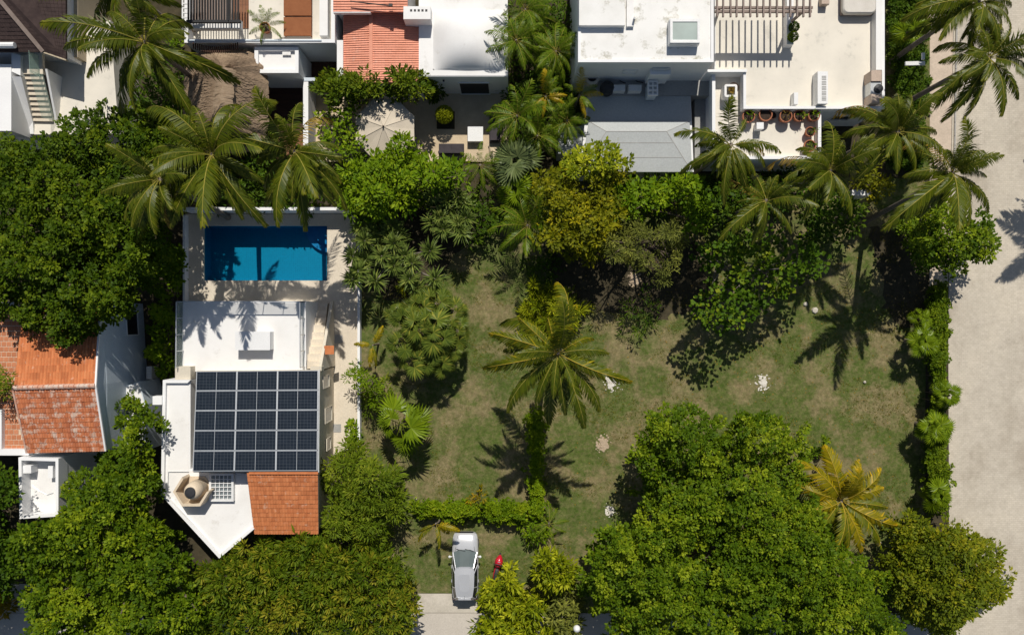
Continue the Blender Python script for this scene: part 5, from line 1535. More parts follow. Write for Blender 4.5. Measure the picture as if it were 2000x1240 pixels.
tree('small_tree', 'open leafy small tree with brown branches beside the parasol', 'tree',
     [(618, 205), (650, 198), (690, 212), (712, 228), (726, 262), (712, 300), (680, 312), (640, 318), (618, 270)],
     3.6, 2.0, 'bright', seed=24, edge=40, lob=.8, amp=.7, layers=2, limbs=10, tr=.12, leaf=(.22, .12), m=16, r=.3, sp=.46, gap=.12)
tree('flowering_shrub', 'dense dark shrub hiding the foot of the salmon roof', 'shrub',
     [(622, 172), (640, 150), (672, 140), (700, 138), (735, 148), (745, 175), (728, 190), (680, 194), (640, 190)], 4.1, 3.2, 'deepsun', seed=25, trunk=True, limbs=5, tr=.08,
     edge=22, lob=.8, amp=.4, layers=4, ldz=.5, leaf=(.26, .09), m=34, r=.28, sp=.34, upright=.3, gap=-2)
tree('flowering_shrub', 'dark spiky shrub between the salmon roof and the topiary', 'shrub',
     [(750, 160), (768, 142), (800, 140), (830, 140), (850, 155), (838, 176), (800, 184), (765, 180)], 4.0, 3.2, 'deepsun', seed=26, limbs=5, tr=.08,
     edge=22, lob=.7, amp=.4, layers=4, ldz=.5, leaf=(.26, .09), m=34, r=.28, sp=.34, upright=.3, gap=-2)
tree('flowering_shrub', 'shaded dark shrub against the vaulted house wall', 'shrub',
     [(838, 172), (870, 168), (876, 186), (850, 194), (832, 188)], 1.4, .6, 'deep', seed=27, limbs=4, tr=.06, edge=25, lob=.6, amp=.3, layers=2, leaf=(.22, .08), m=24, r=.26, sp=.36)
tree('broad_tree', 'dark tree at the photo edge beside the white roof court', 'tree',
     [(-280, 905), (18, 905), (24, 960), (22, 1012), (16, 1060), (28, 1110), (26, 1142), (-10, 1160), (-60, 1225), (-280, 1240)], 6.2, 3.6, 'deep', seed=28, edge=60, lob=1.3, amp=.9, layers=3, limbs=6, tr=.2, leaf=(.24, .13), m=24, r=.4, sp=.45)  # unseen outer part of the crown is stretched to shade the corner path
tree('yellow_bush', 'yellow green bush with long leaves beside the red scooter', 'shrub',
     [(940, 1140), (962, 1124), (985, 1112), (1008, 1114), (1030, 1145), (1048, 1165), (1072, 1195), (1070, 1270), (942, 1270), (948, 1200)], 3.4, 1.6, 'yellowgreen', seed=29, edge=50, lob=.9, amp=.7, layers=3, limbs=6, tr=.1, leaf=(.38, .10), m=22, r=.28, sp=.4, flat=.7, upright=.2)
tree('yellow_bush', 'rounder yellow bush beside the biggest lawn tree', 'shrub',
     [(1034, 1110), (1058, 1078), (1098, 1080), (1120, 1108), (1112, 1148), (1075, 1160), (1046, 1150)], 3.4, 1.8, 'yellowgreen', seed=30, edge=40, lob=.8, amp=.5, layers=3, limbs=5, tr=.1, leaf=(.36, .10), m=24, r=.28, sp=.38, flat=.7, upright=.2)
tree('green_bush', 'mid green bush under the yellow bushes at the lower photo edge', 'shrub',
     [(1062, 1160), (1110, 1150), (1135, 1175), (1130, 1215), (1110, 1270), (1070, 1270), (1070, 1200)], 2.6, 1.0, 'greygreen', seed=31, edge=40, lob=.8, amp=.6, layers=3, limbs=5, tr=.08, leaf=(.34, .10), m=20, r=.28, sp=.42)
tree('yellow_bush', 'yellow flowering bush behind the short white wall end', 'shrub',
     [(1662, 330), (1700, 312), (1734, 330), (1738, 375), (1702, 392), (1668, 372)], 3.0, 1.2, 'mustard', seed=32, edge=35, lob=.8, amp=.6, layers=2, limbs=5, tr=.08, leaf=(.24, .09), m=22, r=.3, sp=.42)
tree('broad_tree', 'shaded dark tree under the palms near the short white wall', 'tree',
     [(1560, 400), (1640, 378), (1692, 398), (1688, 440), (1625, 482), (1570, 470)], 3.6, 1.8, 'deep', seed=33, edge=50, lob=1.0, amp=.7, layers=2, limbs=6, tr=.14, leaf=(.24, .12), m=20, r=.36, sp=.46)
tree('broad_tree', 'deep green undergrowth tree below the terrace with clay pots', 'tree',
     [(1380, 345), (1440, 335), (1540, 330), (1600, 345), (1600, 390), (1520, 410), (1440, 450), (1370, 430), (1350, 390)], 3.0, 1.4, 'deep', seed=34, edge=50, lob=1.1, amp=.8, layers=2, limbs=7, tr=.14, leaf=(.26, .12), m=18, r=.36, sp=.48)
tree('small_tree', 'small feathery tree leaning over the deck wall', 'tree',
     [(664, 730), (676, 708), (700, 704), (722, 722), (745, 742), (748, 775), (722, 785), (705, 760), (690, 738)], 3.0, 1.8, 'bright', seed=35, edge=30, lob=.6, amp=.5, layers=2, limbs=6, tr=.08, leaf=(.2, .05), m=30, r=.26, sp=.36)
tree('green_bush', 'olive green shrub below the small leaning tree', 'shrub',
     [(706, 770), (745, 752), (765, 775), (748, 800), (715, 800)], 1.3, .6, 'feather', seed=36, trunk=True, limbs=4, tr=.05, edge=25, lob=.6, amp=.3, layers=2, leaf=(.26, .05), m=28, r=.25, sp=.36)
tree('green_bush', 'dark shrubs climbing the glass rail of the solar house', 'shrub',
     [(300, 600), (318, 560), (345, 480), (362, 470), (360, 560), (340, 600), (338, 720), (312, 735), (292, 680)], 2.0, .8, 'bright', seed=37, limbs=6, tr=.06, edge=25, lob=.8, amp=.7, layers=3, leaf=(.22, .13), m=18, r=.32, sp=.42, gap=-.1)
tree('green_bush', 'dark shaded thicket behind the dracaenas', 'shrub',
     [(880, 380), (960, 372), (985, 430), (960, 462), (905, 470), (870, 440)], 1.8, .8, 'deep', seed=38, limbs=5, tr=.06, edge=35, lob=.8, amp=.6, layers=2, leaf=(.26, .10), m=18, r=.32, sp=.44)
tree('croton_bush', 'orange yellow croton bush at the corner path', 'shrub',
     [(-40, 1160), (8, 1158), (16, 1178), (10, 1205), (-40, 1210)], 1.4, .6, 'croton', seed=39, limbs=4, tr=.04, edge=25, lob=.6, amp=.4, layers=2, leaf=(.3, .08), m=22, r=.25, sp=.36)
tree('green_bush', 'bushy shrub on the paved roof terrace of the orange house', 'shrub',
     [(-30, 718), (14, 718), (28, 745), (24, 775), (-30, 785)], 6.0, 4.6, 'feather', seed=40, limbs=4, tr=.05, edge=25, lob=.6, amp=.4, layers=3, leaf=(.22, .05), m=26, r=.26, sp=.36, base=(5, 750))
tree('croton_bush', 'yellow tipped croton behind the hedge near the car', 'shrub',
     [(905, 966), (938, 962), (945, 978), (910, 982)], 1.1, .6, 'croton', seed=41, limbs=3, tr=.04, edge=15, lob=.5, amp=.2, layers=2, leaf=(.22, .06), m=20, r=.2, sp=.32)
tree('green_bush', 'trimmed bush against the deck wall below the drain cover', 'shrub',
     [(682, 830), (698, 824), (700, 868), (684, 872)], 1.3, .7, 'bright', seed=42, limbs=3, tr=.04, edge=12, lob=.5, amp=.2, layers=3, leaf=(.16, .08), m=22, r=.2, sp=.3)
tree('green_bush', 'spiky yellow green bush behind the lone coconut palm', 'shrub',
     [(1016, 592), (1040, 566), (1085, 556), (1124, 576), (1134, 610), (1112, 650), (1040, 660), (1018, 632)], 2.3, 1.0, 'yellowgreen', seed=43, limbs=6, tr=.06, edge=45, lob=.6, amp=.5, layers=3, leaf=(.42, .05), m=36, r=.14, sp=.46, flat=.9, upright=.3)
tree('green_bush', 'shaded groundcover bush at the foot of the mustard tree', 'shrub',
     [(1045, 500), (1090, 508), (1110, 540), (1060, 560), (1040, 535)], .9, .4, 'deep', seed=44, limbs=3, tr=.04, edge=25, lob=.6, amp=.3, layers=2, leaf=(.24, .08), m=16, r=.3, sp=.44)
tree('green_bush', 'low shaded bush under the sea grape and grey green tree', 'shrub',
     [(1215, 600), (1270, 560), (1300, 600), (1260, 650), (1220, 660)], 1.0, .4, 'deep', seed=45, limbs=3, tr=.04, edge=35, lob=.7, amp=.4, layers=1, leaf=(.3, .06), m=20, r=.3, sp=.55)
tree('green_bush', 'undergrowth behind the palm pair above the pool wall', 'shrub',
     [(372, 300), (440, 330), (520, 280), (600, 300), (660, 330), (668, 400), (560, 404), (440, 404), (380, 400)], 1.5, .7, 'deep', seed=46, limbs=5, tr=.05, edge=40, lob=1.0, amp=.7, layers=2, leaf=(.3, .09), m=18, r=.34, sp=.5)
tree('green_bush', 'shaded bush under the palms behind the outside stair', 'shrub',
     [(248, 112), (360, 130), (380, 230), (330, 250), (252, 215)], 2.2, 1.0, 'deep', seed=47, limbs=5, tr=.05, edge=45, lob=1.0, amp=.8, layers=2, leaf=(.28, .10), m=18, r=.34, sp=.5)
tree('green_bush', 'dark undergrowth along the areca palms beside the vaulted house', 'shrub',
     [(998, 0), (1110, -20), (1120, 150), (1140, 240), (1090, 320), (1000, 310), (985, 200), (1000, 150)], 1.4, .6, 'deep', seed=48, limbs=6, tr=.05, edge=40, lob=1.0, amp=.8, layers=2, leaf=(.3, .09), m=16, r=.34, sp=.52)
tree('green_bush', 'small bright bush poking out under the palm by the pergola', 'shrub',
     [(330, 72), (352, 76), (352, 100), (328, 100)], 2.0, 1.2, 'bright', seed=49, limbs=3, tr=.04, edge=15, lob=.4, amp=.2, layers=2, leaf=(.2, .1), m=18, r=.22, sp=.34)

# ======== hedges
def hedge(label, poly, zt, seed, mat='hedge', leaf=(.11, .075), sp=.20, m=46, **k):
    cx_ = sum(p[0] for p in poly) / len(poly); cy_ = sum(p[1] for p in poly) / len(poly)
    poly = [(p[0] + (5 if p[0] < cx_ else -5), p[1] + (3 if p[1] < cy_ else -3)) for p in poly]
    F = foliage(poly, zt, zt * .8, leaf=leaf, m=m, r=.15, sp=sp, edge=10, lob=.5, amp=.18, layers=max(3, int(zt / .4)), ldz=.36, gap=-2, warp=3, seed=seed, box=True, **k)
    c = F['C'].mean(0)
    t = thing('hedge', label, 'hedge', (c[0], c[1], 0), 'clipped hedges')
    o = bpy.data.objects.new('foliage', leaf_mesh('foliage', F['P'], F['d'], F['n'], F['L'], F['W'], F['tint'], M[mat]))
    place(o, t); stuff(o)
    rng = random.Random(seed)
    for i in range(min(30, max(6, len(F['C']) // 12))):
        q = Vector(F['C'][rng.randrange(len(F['C']))]); MB().tube([(q.x, q.y, 0), (q.x + .05, q.y, q.z * .5), (q.x, q.y + .05, q.z)], [.025, .02, .008], 5).build('stem', M['bark'], t)
hedge('clipped hedge across the lawn above the parked car', [(802, 978), (900, 979), (1030, 984), (1030, 1015), (960, 1014), (802, 1008)], 1.4, 61)
hedge('narrow clipped hedge running down from the lone coconut palm', [(1032, 810), (1062, 800), (1064, 1010), (1036, 1012)], 1.5, 62)
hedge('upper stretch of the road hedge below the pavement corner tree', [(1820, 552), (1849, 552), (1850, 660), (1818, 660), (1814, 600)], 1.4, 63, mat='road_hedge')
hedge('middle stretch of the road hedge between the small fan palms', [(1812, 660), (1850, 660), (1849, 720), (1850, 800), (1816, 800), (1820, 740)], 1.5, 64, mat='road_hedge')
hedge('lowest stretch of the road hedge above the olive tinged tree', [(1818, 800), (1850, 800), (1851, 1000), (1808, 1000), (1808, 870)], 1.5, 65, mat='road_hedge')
hedge('dark hedge filling the strip between the skylight house and pavement', [(1734, -40), (1810, -40), (1812, 330), (1742, 330)], .9, 66, mat='deep', leaf=(.15, .07), sp=.34)
tree('green_bush', 'low green bush at the lower end of the narrow hedge', 'shrub',
     [(1024, 1012), (1068, 1010), (1078, 1050), (1040, 1062), (1020, 1040)], 1.3, .6, 'bright', seed=50, limbs=3, tr=.04, edge=20, lob=.5, amp=.4, layers=2, leaf=(.24, .08), m=18, r=.26, sp=.38)

# ======== dracaenas
clump('dracaena thicket with many heads beside the pool deck', [(705, 445), (735, 435), (765, 440), (780, 460), (712, 470), (740, 478), (770, 475), (690, 500), (715, 510), (745, 500), (790, 500), (805, 515), (690, 545), (735, 550), (700, 530), (770, 520), (800, 545), (815, 560), (850, 545), (840, 490), (760, 455), (725, 455)], 'dracaena', 2.8, seed=1, size=1.15, group='dracaena thickets')
clump('pale dracaena thicket under the bright spreading tree', [(845, 375), (870, 365), (895, 385), (850, 405), (880, 410), (905, 400), (845, 435), (865, 448), (895, 440), (910, 425), (875, 390), (860, 425), (900, 455)], 'dracaena', 2.6, seed=2, size=1.15, group='dracaena thickets')
clump('lone dracaena rosettes on the shaded lawn edge', [(790, 560), (835, 575), (815, 590)], 'dracaena_b', 1.4, seed=3, size=1.0, group='dracaena thickets')
# ======== fan palms
fan_palm('big many headed fan palm alone on the lawn beside the pool deck', 838, 650, 3.2, 9, 'fan_dark', 1.3, 1, el=(62, -22), heads=[(842, 648, .5, 1.15), (822, 640, .3, .9), (796, 622, .1, .9), (820, 598, -.1, .85), (852, 592, -.1, .9), (884, 608, -.3, .85), (893, 645, -.2, .9), (888, 680, -.4, .85), (862, 706, -.5, .9), (836, 700, -.2, .8), (808, 700, -.5, .95), (790, 668, -.4, .85), (862, 660, .3, .9), (775, 612, -.5, .6)])
fan_palm('bright fan palm with few broad leaves below the big round fan palm', 782, 828, 2.8, 13, 'fan', 1.95, 3, el=(50, -18))
fan_palm('silvery fan palm beside the patio sofas', 1005, 320, 2.8, 22, 'fan_silver', 1.7, 4)
fan_palm('bright fan palm at the mustard tree edge', 1010, 372, 2.8, 16, 'fan', 1.3, 5)
fan_palm('small fan palm leaning out of the middle road hedge', 1800, 668, 1.9, 16, 'fan', 1.05, 6)
fan_palm('fan palm spilling over the road hedge onto the cobbles', 1850, 770, 1.8, 15, 'fan', .95, 7)
fan_palm('fan palm in the road hedge level with the biggest tree top', 1822, 835, 1.9, 18, 'fan', 1.15, 8)
fan_palm('fan palm with a yellow leaf in the lowest road hedge', 1832, 965, 1.9, 14, 'fan', 1.15, 9)
fan_palm('tiny fan palm at the top of the road hedge', 1800, 622, 1.5, 10, 'fan', .8, 10)
fan_palm('fan palm tucked in the dark grass strip by the street lamp', 1778, 62, 2.4, 14, 'fan', 1.1, 11)

# ======== coconut palms
palm('coconut palm with long dark fronds between the stair and the palapa', 283, 83, 9.0,
     [(213, 30), (270, 9, 'up'), (353, 32), (362, 76), (410, 160), (370, 216), (242, 200), (277, 128, 'up'), (176, 150), (128, 96), (153, 58), (224, 160), (180, 191), (313, 177), (195, 120), (260, 190), (330, 150), (395, 130)], seed=1, nuts=4)
palm('coconut palm cut by the upper photo edge above the stair terrace', 236, -28, 9.0,
     [(115, 14), (178, 42), (210, 32), (265, 40), (300, 22), (335, 10), (150, -20), (330, -40), (240, -110), (180, -90), (300, -100)], seed=2)
palm('coconut palm leaning over the huge dark tree beside the pool', 312, 350, 10.6,
     [(207, 320), (228, 352), (210, 405), (240, 478), (310, 455), (265, 442), (262, 308), (368, 335), (226, 382), (335, 428), (290, 420), (250, 430)], seed=3, base=(447, 425), el=[.06, .3, .45, .19])
palm('coconut palm above the upper pool corner with fronds over the palapa', 414, 302, 9.8,
     [(292, 222, 'mid'), (355, 227, 'mid'), (540, 202, 'mid'), (438, 268, 'up'), (252, 332), (500, 438), (407, 446), (340, 440), (378, 372), (440, 362), (528, 345), (345, 398), (462, 420), (300, 300), (320, 380), (480, 330)], seed=4, base=(497, 412), nuts=5)
palm('coconut palm over the pool with arched fronds at the white wall', 575, 296, 9.2,
     [(438, 268, 'mid'), (590, 203, 'mid'), (642, 302, 'mid'), (668, 375), (546, 440), (592, 442), (478, 312), (500, 362), (520, 402), (612, 402), (660, 345), (560, 382), (577, 350), (540, 250, 'up'), (640, 400), (490, 290)], seed=5, base=(626, 398), nuts=4)
palm('lone coconut palm on the lawn with shadow on the hedge', 1090, 690, 9.4,
     [(958, 652, 'mid', 'yellow'), (946, 738, 'low', 'yellow'), (988, 800, 'low'), (1012, 622, 'mid', 'yellow'), (1085, 553, 'mid', 'yellow'), (1125, 598, 'mid', 'yellow'), (1160, 664, 'low', 'yellow'), (1230, 742, 'mid', 'yellow'), (1150, 836, 'low'), (1070, 838, 'hang'), (1046, 792, 'low'), (1014, 782, 'low'), (1100, 812, 'low'), (1168, 738, 'hang'), (1125, 765, 'low'), (1045, 634, 'hang', 'yellow'), (985, 690, 'low'), (1080, 775, 'mid'), (1180, 800, 'low'), (1110, 750, 'up')], seed=6, extra=5, nuts=3, base=(1062, 700))
palm('coconut palm at the pavement corner leaning over the road', 1861, 338, 9.2,
     [(1935, 290), (1950, 328), (1945, 410), (1722, 450, 'mid'), (1850, 460), (1765, 345), (1900, 430), (1890, 290), (1815, 305), (1798, 420), (1925, 380), (1830, 400), (1880, 440)], seed=7, base=(1690, 432), el=[.1, .4, .38, .12], extra=18)
palm('coconut palm beside the cream terrace corner over the hedge strip', 1755, 257, 9.0,
     [(1782, 198), (1846, 262), (1840, 312), (1815, 330), (1660, 258), (1665, 316), (1690, 348), (1750, 338), (1715, 205), (1665, 212), (1700, 230), (1780, 332), (1720, 320), (1805, 215)], seed=8, nuts=4)
palm('coconut palm below the dark yard of the skylight house', 1622, 333, 8.4,
     [(1612, 239, 'mid'), (1530, 355), (1532, 318), (1575, 420), (1657, 420), (1590, 392), (1685, 302), (1570, 300), (1640, 402), (1700, 350), (1560, 380), (1660, 270)], seed=9)
palm('coconut palm arching over the grey roof and the clay pot terrace', 1428, 283, 8.4,
     [(1320, 262, 'mid'), (1405, 240, 'mid'), (1520, 300, 'mid'), (1340, 338), (1368, 330), (1410, 392), (1460, 372), (1470, 342), (1395, 332), (1380, 300), (1440, 350)], seed=10)
palm('coconut palm over the sea grape tree with yellowish ribs', 1496, 392, 8.0,
     [(1405, 466, 'mid'), (1475, 472), (1507, 462), (1540, 456), (1560, 368), (1458, 368), (1566, 430), (1540, 382), (1482, 432), (1440, 420), (1520, 345), (1470, 340)], seed=11)
palm('coconut palm whose fronds hang over the sandy pavement', 1932, 113, 9.0,
     [(2012, 90), (2005, 135), (1838, 122, 'mid'), (1822, 215), (1870, 232), (1915, 224), (1950, 226), (1990, 190), (1862, 98), (1900, 60), (1965, 62), (1850, 170), (1970, 180)], seed=12, extra=20)
palm('coconut palm in the upper corner over the grass strip', 1912, 5, 9.0,
     [(1795, 72), (1762, 40), (1830, 85), (1900, 95), (1962, 62), (1978, 20), (1850, -45), (1940, -60), (1790, 10), (1840, 50), (1930, 70)], seed=13, extra=20)
palm('golden yellow coconut palm with broad stiff fronds on the lawn', 1644, 978, 3.6,
     [(1612, 872, 'mid', 'gold'), (1560, 903, 'mid', 'gold'), (1557, 948, 'mid', 'gold'), (1562, 1000, 'mid', 'gold'), (1678, 900, 'mid', 'gold'), (1717, 915, 'mid', 'gold'), (1722, 952, 'mid', 'gold'), (1730, 990, 'mid', 'yellow'), (1748, 1022, 'mid', 'gold'), (1712, 1060, 'mid', 'yellow'), (1680, 1075, 'mid', 'gold'), (1622, 1056, 'mid', 'yellow'), (1652, 1066, 'mid', 'yellow'), (1705, 1030, 'mid', 'green'), (1640, 905, 'up', 'gold'), (1596, 1046, 'mid', 'yellow'), (1690, 1045, 'low', 'green'), (1640, 1040, 'low', 'green')], kind='yellow', seed=14, extra=3, dry=1)
palm('young yellow palm with few fronds beside the parked car', 851, 1022, 2.4,
     [(856, 1068, 'mid', 'yellow'), (818, 1042, 'low', 'yellow'), (896, 1036, 'mid', 'gold'), (815, 1055, 'low'), (868, 1038, 'low', 'gold')], kind='yellow', seed=15, extra=0, dry=0, tr=.06)
palm('young yellow palm with three fronds at the deck wall', 728, 674, 2.0,
     [(747, 638, 'mid', 'gold'), (722, 714, 'mid', 'gold'), (694, 672, 'mid', 'gold'), (735, 712, 'low', 'yellow')], kind='yellow', seed=16, extra=0, dry=0, tr=.06)
palm('coconut palm outside the upper road edge shading the cobbles', 2296, 205, 8.2, None, n=16, seed=17)

# ======== areca and other feather palms
A = dict(name='areca_palm', kind='areca', group='areca palms', tr=.07, dry=0, extra=4)
palm('areca palm in the upper corner beside the vaulted house', 1026, 18, 4.0, None, n=16, reach=(45, 72), seed=21, **A)
palm('areca palm overhanging the edge of the vaulted roof', 1008, 78, 4.6, None, n=15, reach=(42, 62), seed=22, **A)
palm('areca palm against the wall of the skylight house', 1086, 100, 4.0, None, n=17, reach=(45, 70), seed=23, **A)
palm('areca palm with golden fronds in the palm row', 1066, 188, 4.4, [(1105, 186, 'mid', 'areca_y'), (1062, 148, 'up', 'areca_y'), (1045, 215, 'mid', 'areca_y'), (1062, 226, 'low', 'areca_y'), (1100, 200, 'mid', 'areca_y'), (1030, 190, 'low'), (1090, 150, 'mid'), (1085, 235, 'low')], seed=24, **A)
palm('areca palm with one golden frond beside the cistern', 1132, 186, 4.4, [(1176, 184, 'mid', 'areca_y'), (1165, 168, 'mid'), (1132, 145, 'up', 'areca_y'), (1145, 225, 'low', 'areca_y'), (1105, 215, 'low'), (1160, 215, 'mid'), (1108, 170, 'mid')], seed=25, **A)
palm('areca palm at the white cube table and sofa', 1010, 226, 4.2, None, n=15, reach=(40, 66), seed=26, **A)
palm('soft green areca palm against the shaded grey roof', 1108, 236, 3.4, None, n=18, reach=(32, 52), seed=27, **A)
palm('bright feather palm between the sofas and the dracaenas', 938, 322, 3.0, [(942, 278, 'mid'), (900, 300, 'mid'), (985, 315, 'mid'), (898, 330, 'low'), (945, 368, 'low'), (968, 358, 'low'), (978, 340, 'low'), (915, 360, 'low')], seed=28, name='areca_palm', kind='areca', group='areca palms', tr=.09, dry=0, extra=2)
palm('dark feather palm on the lawn edge by the mustard tree', 1030, 440, 3.2, None, n=15, reach=(50, 78), seed=29, name='areca_palm', kind='areca', group='areca palms', tr=.09, dry=0, extra=3)
palm('areca palm in front of the shaded upper house wall', 1040, 60, 3.2, None, n=12, reach=(35, 55), seed=30, **A)
palm('areca palm at the foot of the palm row by the sofas', 1050, 265, 3.2, None, n=14, reach=(35, 58), seed=31, **A)
palm('small feather palm beside the timber deck behind the pool palms', 560, 268, 2.6, [(530, 258, 'mid'), (555, 248, 'up'), (540, 285, 'low'), (575, 250, 'mid'), (512, 262, 'low')], seed=32, name='areca_palm', kind='areca', group='areca palms', tr=.06, dry=0, extra=1)
palm('feather palm among the shaded shrubs above the road hedge', 1072, 1022, 1.6, None, n=8, reach=(28, 42), seed=33, name='areca_palm', kind='areca', group='areca palms', tr=.05, dry=0, extra=0)

# ======== potted plants
POTG = 'clay pots on the lower terrace'
def pot(label, x, y, z, r, h, plant=None, seed=0, mat='pot', group=POTG, tiltx=0):
    rng = random.Random(seed)
    c = W(x, y, z)
    t = thing('flower_pot', label, 'flower pot', c, group)
    MB().lathe([(r * .68, 0), (r * .95, h * .75), (r * 1.06, h * .78), (r * 1.06, h), (r * .9, h), (r * .88, h * .8)], c, 20, cap=False).build('pot', M[mat], t, smooth=False)
    MB().lathe([(r * .9, h * .8), (r * .5, h * .83), (.01, h * .84)], c, 16).build('soil', M['soil'], t)
    if plant:
        n = 26 if plant != 'dry' else 18
        N = np.random.default_rng(seed)
        az = N.uniform(0, 6.283, n); el = np.radians(N.uniform(15, 80, n)); rr = N.uniform(.0, .22, n)
        d = np.stack([np.cos(el) * np.cos(az), np.cos(el) * np.sin(az), np.sin(el)], 1)
        off = np.array([.10, .04, 0]) if plant == 'lean' else np.zeros(3)
        P = np.array(c) + [0, 0, h * .84] + off + d * rr[:, None] + np.stack([np.zeros(n), np.zeros(n), N.uniform(0, .35, n)], 1)
        nr = unit(N.normal(0, .4, (n, 3)) + [0, 0, 1])
        mt = M['bright'] if plant != 'dry' else M['dry_frond']
        o = bpy.data.objects.new('foliage', leaf_mesh('foliage', P, d, nr, N.uniform(.12, .24, n), N.uniform(.05, .09, n) if plant != 'dry' else np.full(n, .03), N.random(n), mt))
        place(o, t)
        for k in range(4): MB().tube([c + Vector((0, 0, h * .8)), c + Vector((rng.uniform(-.1, .15), rng.uniform(-.1, .1), h * .84 + .4))], [.012, .006], 4).build('stem', M['bark'], t)
    return t
zl_ = 3.75
pot('clay pot with trailing green plant nearest the terrace step', 1457, 232, zl_, .36, .55, 'lean', 1)
pot('empty clay pot with dark inside in the terrace row', 1489, 229, zl_, .38, .6, None, 2)
pot('clay pot with dry twigs in the terrace row', 1528, 232, zl_, .36, .6, 'dry', 3)
pot('clay pot with thin green plant next to the dry twig pot', 1555, 231, zl_, .33, .55, 'lean', 4)
pot('clay pot with dense leaves at the corner of the row', 1583, 230, zl_, .34, .55, 'leaf', 5)
pot('smaller clay pot with leafy plant below the row corner', 1577, 261, zl_, .28, .45, 'lean', 6)
pot('last clay pot with leafy plant near the terrace parapet', 1575, 289, zl_, .34, .55, 'leaf', 7)
pot('small dark brown pot beside the empty clay pot', 1506, 229, zl_, .2, .3, None, 8, 'wood_dark')
cu = thing('cube_stool', 'small white cube standing below the empty clay pot', 'stool', W(1484, 246, zl_))
MB().prism(sheet_pts(rect(1478, 240, 1491, 252), zl_ + .55), zl_).build('body', M['white_plastic'], cu)
MB().slab([p + Vector((0, 0, .025)) for p in inset(sheet_pts(rect(1478, 240, 1491, 252), zl_ + .55), -.012)], .02).build('top', M['white_plastic'], cu)
# square white planter with dry plant
sq = thing('square_planter', 'square white planter with dry plant on the lower terrace', 'planter', W(1427, 177, zl_))
so = sheet_pts(rect(1415, 165, 1440, 190), zl_ + .75)
ring_mb(MB(), rounded(so, .12, zl_ + .75), .13, zl_).build('planter_wall', M['white'], sq)
MB().lathe([(.32, .6), (.2, .64), (.01, .66)], W(1427.5, 177.5, zl_), 16).build('soil', M['soil'], sq)
N = np.random.default_rng(5); n = 60
az = N.uniform(0, 6.283, n); el = np.radians(N.uniform(5, 70, n)); d = np.stack([np.cos(el) * np.cos(az), np.cos(el) * np.sin(az), np.sin(el)], 1)
place(bpy.data.objects.new('foliage', leaf_mesh('foliage', np.array(W(1427.5, 177.5, zl_ + .66)) + d * .05, d, unit(N.normal(0, .4, (n, 3)) + [0, 0, 1]), N.uniform(.15, .3, n), np.full(n, .04), N.random(n), M['dry_frond'])), sq)
# clipped balls
def ball(name, label, x, y, z, r, mat, group=None, n=900, pot_=None, sq_=1.0):
    c = W(x, y, z)
    t = thing(name, label, 'topiary', (c.x, c.y, c.z - r), group)
    N = np.random.default_rng(int(x))
    u = rand_unit(N, n); P = np.array(c) + u * r * N.uniform(.82, 1.0, n)[:, None] * [1, 1, sq_]
    d = unit(u + N.normal(0, .6, u.shape))
    place(stuff(bpy.data.objects.new('foliage', leaf_mesh('foliage', P, d, unit(u + N.normal(0, .35, u.shape)), N.uniform(.05, .09, n), N.uniform(.035, .055, n), N.normal(.55, .2, n), M[mat]))), t)
    MB().tube([(c.x, c.y, pot_ if pot_ is not None else c.z - r), (c.x, c.y, c.z)], .04, 6).build('stem', M['bark'], t)
    return t
tp_ = ball('topiary_ball', 'clipped green topiary ball in a square bed on the patio', 868, 224, 1.15, .56, 'yellowgreen', n=4200, pot_=.1, sq_=1.0)
bd = MB().slab(sheet_pts([(853, 218), (888, 218), (888, 252), (853, 252)], .16), .05).build('planting_square', M['gravel_bed'])
tag(bd, 'square dark planting bed under the topiary ball', 'planting bed')
ball('clipped_ball', 'darker clipped ball nearest the pergola brace', 1551, 53, ztf + .9, .28, 'deep', 'clipped balls on the terrace', 1200, ztf + .03)
ball('clipped_ball', 'lighter clipped ball at the end of the planter wall', 1549, 72, ztf + .9, .28, 'hedge', 'clipped balls on the terrace', 1200, ztf + .03)
# potted palm on the roof terrace
pot('orange clay pot under the potted palm on the beige roof terrace', 522, 60, 2.82, .32, .5, None, 9, 'pot', None)
palm('small potted palm with green fronds on the beige roof terrace', 519, 49, 3.9, [(508, 12, 'mid'), (492, 38, 'low'), (545, 30, 'mid'), (535, 60, 'low'), (512, 66, 'low'), (500, 28, 'up'), (540, 44, 'low')], seed=41, name='potted_palm', kind='areca', group=None, tr=.05, dry=0, extra=2, base=None)

# ======== grass tufts scattered over the lawn
rngg = np.random.default_rng(77)
n = 30000
gx = rngg.uniform(704, 1806, n); gy = rngg.uniform(345, 1192, n)
k = wnoise(gx, gy, rngg, 8, .03) + .6 * wnoise(gx, gy, rngg, 8, .12) > .25
k &= ~((gx > 810) & (gx < 936) & (gy > 1155))
gx, gy = gx[k], gy[k]; n = len(gx)
P = np.stack([(gx - CX) / PX_M, (CY - gy) / PX_M, np.zeros(n)], 1)
P = np.repeat(P, 3, 0) + np.pad(rngg.normal(0, .05, (n * 3, 2)), ((0, 0), (0, 1)))
az = rngg.uniform(0, 6.283, n * 3); el = np.radians(rngg.uniform(12, 50, n * 3))
d = np.stack([np.cos(el) * np.cos(az), np.cos(el) * np.sin(az), np.sin(el)], 1)
M['grass'] = leaf_mat('grass_blade', ((.05, .07, .014), (.08, .098, .022), (.20, .165, .075)), .8, .15, .1)
gr = bpy.data.objects.new('grass_tufts', leaf_mesh('grass_tufts', P, d, unit(rngg.normal(0, .3, (n * 3, 3)) + [0, 0, 1]), rngg.uniform(.06, .15, n * 3), rngg.uniform(.015, .035, n * 3), rngg.random(n * 3), M['grass']))
place(gr); tag(stuff(gr), 'short uneven grass tufts growing over the dry lawn', 'grass')

